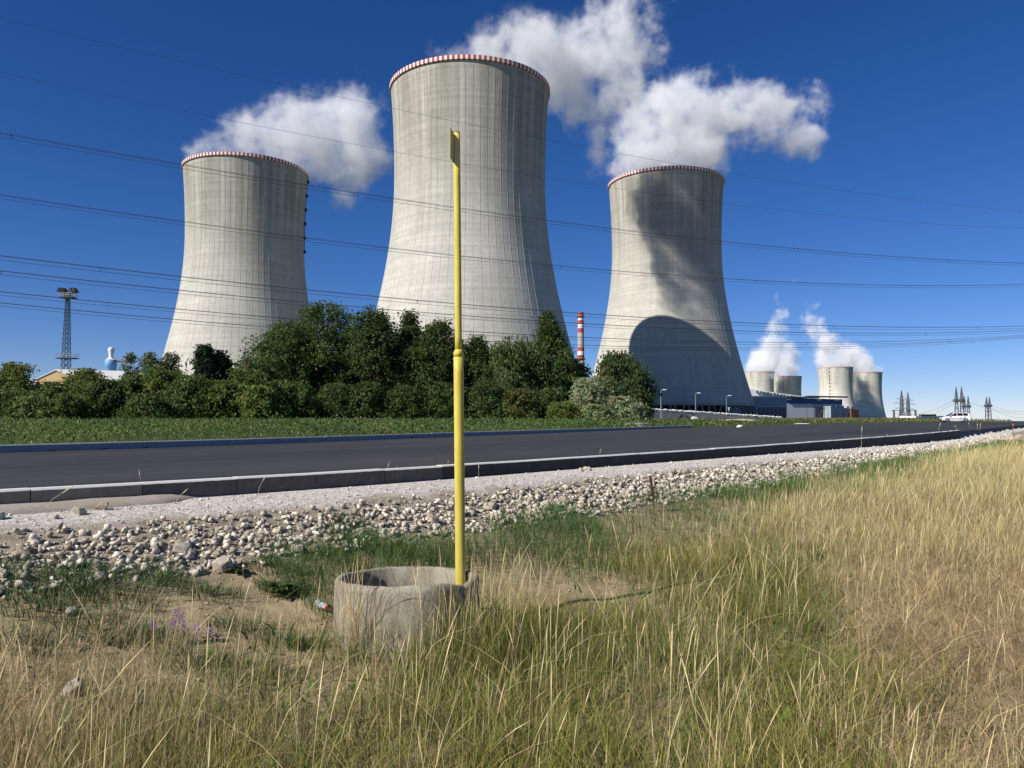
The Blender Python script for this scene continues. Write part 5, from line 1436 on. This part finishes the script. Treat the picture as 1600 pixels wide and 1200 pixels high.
# (4) brown fine tangle
g = Grass()
x, y = cam_area(140000, 2.0, 13, 90, .8)
d, br, sw, ld, bd, so = zones(x, y)
k = pick(x, .97 * br); x, y = x[k], y[k]; n = len(x)
P = rootz(x, y); P[:, 2] += rg.random(n) ** 1.6 * .16
h = rg.uniform(.06, .24, n) * (1 + .4 * vnoise(x, y, 1.2, 61))
gm = (vnoise(x, y, 1.4, 62) > .55)[:, None] * rg.random((n, 1))
c1 = colr(BRN1, n, .24) * (1 - gm) + colr((.26, .26, .08), n, .2) * gm
pale = (rg.random((n, 1)) < .30); c1 = np.where(pale, colr(PALE1, n, .15), c1)
c1 = c1 * rg.choice([.45, .75, 1.0, 1.2], n)[:, None]
g.add(*blades(P, h, rg.uniform(.0018, .0042, n), rg.uniform(0, 6.28, n), rg.uniform(.3, 1.7, n), colr(BRN0, n, .3), c1, rg, 3, None, .2))
x, y = cam_area(14000, 2.0, 13, 90, .8); d, br, sw, ld, bd, so = zones(x, y); k = pick(x, .9 * br * smooth(-.3, .4, vnoise(x, y, 1.3, 63))); x, y = x[k], y[k]; n = len(x)
g.add(*blades(rootz(x, y), rg.uniform(.15, .5, n), rg.uniform(.0014, .003, n), rg.normal(.6, 1.2, n), rg.uniform(.2, 1.1, n), colr(BRN0, n, .25), colr(PALE1, n, .2), rg, 4, None, .15))
g.build('brown_grass', 'fine brown dried grass tangle on the slope')

# (5) fine dry grass on the bare side, and litter
g = Grass()
x, y = cam_area(100000, 2.0, 8.5, 90, .8)
d, br, sw, ld, bd, so = zones(x, y)
p = .95 * ld * smooth(2.4, 3.3, d + .3 * vnoise(x, y, 1.7, 66)) * (.30 + .70 * smooth(-.35, .35, vnoise(x, y, 1.2, 67) + .5 * smooth(4.8, 3.2, y)))
k = pick(x, p) & ~in_ring(x, y); x, y, d = x[k], y[k], d[k]; n = len(x)
h = rg.uniform(.08, .36, n); gm = (rg.random((n, 1)) < .22) * rg.random((n, 1))
g.add(*blades(rootz(x, y), h, rg.uniform(.0015, .0038, n), rg.uniform(0, 6.28, n), rg.uniform(.15, 1.1, n), colr((.15, .11, .045), n, .25), colr((.68, .51, .26), n, .25) * (1 - gm) + colr((.15, .17, .05), n, .2) * gm, rg, 3, None, .12))
x, y = cam_area(30000, 2.2, 10, 60, .8); d, br, sw, ld, bd, so = zones(x, y); k = pick(x, .8 * smooth(2.6, 3.4, d) * (1 - .6 * br)) & ~in_ring(x, y); x, y = x[k], y[k]; n = len(x)
g.add(*blades(rootz(x, y) + np.array([0, 0, .012]), rg.uniform(.03, .14, n), rg.uniform(.0015, .003, n), rg.uniform(0, 6.28, n), rg.uniform(1.4, 2.2, n), colr(TAN0, n, .3), colr(TAN1, n, .25), rg, 3, None, .25))
g.build('dry_litter', 'sparse dry grass and straw litter over bare soil')

# (6) fresh green band along the stones
g = Grass()
s = arc_of(NEAR, -3.6) + (arc_of(NEAR, 24) - arc_of(NEAR, -3.6)) * rg.random(88000) ** 1.2
o = rg.uniform(1.6, 3.6, len(s)); x, y = bank(s, o)
w_ = smooth(1.62, 1.95, o + .30 * vnoise(x, y, 1.6, 70)) * smooth(3.6, 2.7, o + .5 * vnoise(x, y, .9, 71)) * (1 - .9 * SOILPATCH(x, y)) * (.35 + .65 * smooth(-.4, .1, vnoise(x, y, .9, 72))) * (.45 + .55 * smooth(-2.6, -.4, x))
k = pick(x, w_); x, y = x[k], y[k]; n = len(x)
h = rg.uniform(.10, .30, n) * (1 + .3 * vnoise(x, y, 1.3, 73))
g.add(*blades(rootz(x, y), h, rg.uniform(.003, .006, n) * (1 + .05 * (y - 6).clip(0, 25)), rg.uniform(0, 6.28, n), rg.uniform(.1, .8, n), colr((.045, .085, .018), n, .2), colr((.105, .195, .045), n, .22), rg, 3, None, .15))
# tufts among the soil
for px, py, r_, cnt in ((190, 925, .42, 900), (250, 905, .22, 400), (560, 850, .30, 600), (440, 925, .17, 420), (160, 985, .25, 350), (470, 1010, .22, 350), (640, 870, .35, 700), (60, 950, .25, 400), (545, 820, .2, 300), (90, 930, .3, 420), (130, 905, .25, 420), (330, 930, .2, 260), (240, 1000, .22, 300), (60, 1010, .25, 320), (380, 985, .2, 260), (310, 1040, .25, 350), (20, 900, .2, 300), (430, 890, .2, 300), (400, 1060, .25, 300), (500, 870, .25, 450)):
    q = hit(px, py)
    a_ = rg.uniform(0, 6.28, cnt); rr2 = r_ * rg.random(cnt) ** .7; x = q.x + rr2 * np.cos(a_) * 1.3; y = q.y + rr2 * np.sin(a_) * .8; k = ~in_ring(x, y); x, y, a_ = x[k], y[k], a_[k]; n = len(x)
    g.add(*blades(rootz(x, y), rg.uniform(.05, .19, n), rg.uniform(.003, .007, n), a_ + rg.normal(0, .6, n), rg.uniform(.2, .9, n), colr((.045, .08, .02), n, .2), colr((.10, .165, .05), n, .22), rg, 3, None, .2))
g.build('green_grass', 'short fresh green grass along the foot of the stones')

# (7) sparse stalks standing up through the gravel in front of the kerb, each one counted
def stalk(px, py0, py1, label, lx=0.0, zroot=None, w=.0032, head=.012, mat=None):
    q = hit(px, py0)
    tp = at(px + lx, py1, q.y); t = empty('dry_stalk', q, label, 'grass stalk', 'single dry stalks before the kerb')
    H_ = tp.z - q.z; sx = tp.x - q.x; k_ = max(1.0, q.y / 16)
    m = MB(); m.tube([(0, 0, -.02), (sx * .3, 0, H_ * .45), (sx, 0, H_)], [w * k_ * .6, w * k_ * .5, w * k_ * .3], 5); m.build('stem', M_STALK, t)
    m = MB(); a_ = Vector((sx * .62, 0, H_ * .68)); b_ = Vector((sx, 0, H_)); m.tube([a_, a_.lerp(b_, .4), b_], [w * k_ * .4, head * k_ * .5, w * k_ * .2], 6); m.build('seed_head', M_STALK, t)
M_STALK = plain('dry_stalk', (.66, .57, .38), .8, .2, 6)
for i, (px, y0, y1, lx) in enumerate([(222, 775, 733, -5), (65, 800, 757, 52), (272, 788, 763, 22), (402, 772, 742, 14), (600, 752, 721, 9), (612, 752, 728, 9), (697, 740, 719, 4), (748, 752, 724, 0), (846, 735, 722, -4), (872, 733, 717, 2), (904, 731, 715, 1), (934, 727, 700, 5), (948, 727, 717, 1), (961, 726, 717, 1), (1003, 725, 717, -5), (1346, 700, 664, 1), (1388, 688, 678, -2), (1466, 676, 660, 4), (1517, 671, 660, -4), (1527, 676, 661, 0), (1531, 676, 661, 1), (1495, 676, 664, -3)]):
    nm = ['first', 'second', 'third', 'fourth', 'fifth', 'sixth', 'seventh', 'eighth', 'ninth', 'tenth', 'eleventh', 'twelfth', 'thirteenth', 'fourteenth', 'fifteenth', 'sixteenth', 'seventeenth', 'eighteenth', 'nineteenth', 'twentieth', 'twenty-first', 'twenty-second']
    stalk(px, y0, y1, 'lone dry stalk before the kerb, %s counted from the picture side with the concrete footing' % nm[sorted(range(22), key=lambda q: [222, 65, 272, 402, 600, 612, 697, 748, 846, 872, 904, 934, 948, 961, 1003, 1346, 1388, 1466, 1517, 1527, 1531, 1495][q]).index(i)], lx)

# ------------------------------------------------------------------ weeds and flowers
def ground_at(px, py):
    return hit(px, py)
def rosette(px, py, label, n, L, wid, col, up=.5):
    q = ground_at(px, py); t = empty('weed', q, label, 'weed', 'broad leaved weeds')
    for i in range(n):
        a_ = 2.4 * i + random.uniform(-.3, .3); l_ = L * random.uniform(.6, 1.1); e = up * random.uniform(.5, 1.3)
        V, F = [], []; ts = [0, .25, .5, .75, 1]
        for t_ in ts:
            rr3 = l_ * t_ * math.cos(e * (1 - .4 * t_)); z_ = l_ * math.sin(e) * math.sin(t_ * 2.2) * .8 + .01; ww = wid * math.sin(math.pi * min(.97, .08 + .86 * t_)) * random.uniform(.8, 1.15)
            for s_ in (-1, 0, 1): V.append((rr3 * math.cos(a_) - s_ * ww * math.sin(a_), rr3 * math.sin(a_) + s_ * ww * math.cos(a_), z_ + abs(s_) * ww * .35))
        for j in range(4):
            for s_ in range(2): b0 = j * 3 + s_; F.append((b0, b0 + 1, b0 + 4, b0 + 3))
        me = np_mesh('leaf', np.array(V), quads=np.array(F), col=np.tile(np.array(col) * random.uniform(.75, 1.25), (15, 1)), mat=M_LEAF, smooth_=True); link(bpy.data.objects.new('leaf', me), t)
rosette(437, 930, 'green broad leaved weed on bare soil near the bottle', 26, .17, .026, (.075, .13, .035), .8)
rosette(370, 898, 'small broad leaved weed beside the largest boulder', 12, .11, .022, (.08, .14, .04), .6)
rosette(455, 1015, 'green weed between the bottle and the dry stalks', 16, .13, .02, (.06, .10, .035), .8)
rosette(165, 1008, 'small weed on the bare soil below the stones', 12, .10, .018, (.065, .11, .035), .7)
M_PURP = plain('purple_petals', (.16, .045, .36), .7, .25, 30); M_STEMG = plain('green_stem', (.08, .12, .04), .7, .2, 10)
def flower(px, py, h_, label):
    q = ground_at(px, py + h_ * 150); t = empty('purple_flower', q, label, 'flower', 'purple wild flowers')
    H_ = h_; m = MB(); m.tube([(0, 0, 0), (.01, 0, H_ * .6), (.015, 0, H_)], [.0025, .002, .001], 5); m.build('stem', M_STEMG, t)
    for i in range(14):
        z_ = H_ * (.55 + .45 * i / 13); a_ = i * 2.4; r_ = .016 * (1.15 - .5 * i / 13)
        m = MB(); c_ = Vector((.013 + r_ * math.cos(a_), r_ * math.sin(a_), z_)); u = Vector((math.cos(a_), math.sin(a_), .5)).normalized() * .014; v_ = Vector((-math.sin(a_), math.cos(a_), 0)) * .009
        m.add([c_ - u * .4, c_ - v_, c_ + u, c_ + v_, c_ + Vector((0, 0, .008))], [(0, 1, 4), (1, 2, 4), (2, 3, 4), (3, 0, 4), (3, 2, 1, 0)]); m.build('petal', M_PURP, t)
for px, py, h_, lb in ((272, 968, .22, 'tallest purple flower spike in the dry grass'), (280, 972, .20, 'purple flower spike just beside the tallest one'), (266, 982, .16, 'purple flower spike on the soil side of the tallest one'), (236, 982, .13, 'small purple flower spike apart from the clump, towards the picture edge'), (304, 985, .14, 'purple flower spike on the ring side of the clump'), (325, 990, .12, 'small purple flower spike nearest the bottle'), (285, 985, .15, 'low purple flower spike inside the clump')):
    flower(px, py, h_, lb)
# reddish dock seed spike
q = ground_at(1022, 800); dk = empty('dock_plant', q, 'dark red brown dock seed spike rising from the green grass', 'weed')
H_ = at(1015, 745, q.y).z - q.z; M_DOCK = plain('dock_seed', (.10, .036, .02), .9, .35, 30)
m = MB(); m.tube([(0, 0, 0), (-.02, 0, H_ * .5), (-.05, 0, H_)], [.006, .005, .002], 6); m.build('stem', M_DOCK, dk)
bm = bmesh.new()
for i in range(170):
    f = .42 + .58 * random.random(); p = Vector((-.05 * f, 0, H_ * f)); a_ = random.uniform(0, 6.28); r_ = (.055 * (1.15 - f) + .006) * random.random() ** .6
    bmesh.ops.create_icosphere(bm, subdivisions=1, radius=random.uniform(.005, .011), matrix=Matrix.Translation(p + Vector((r_ * math.cos(a_), r_ * math.sin(a_), random.uniform(-.02, .03)))))
me = bpy.data.meshes.new('seed_spike'); bm.to_mesh(me); bm.free(); me.materials.append(M_DOCK); link(bpy.data.objects.new('seed_spike', me), dk)
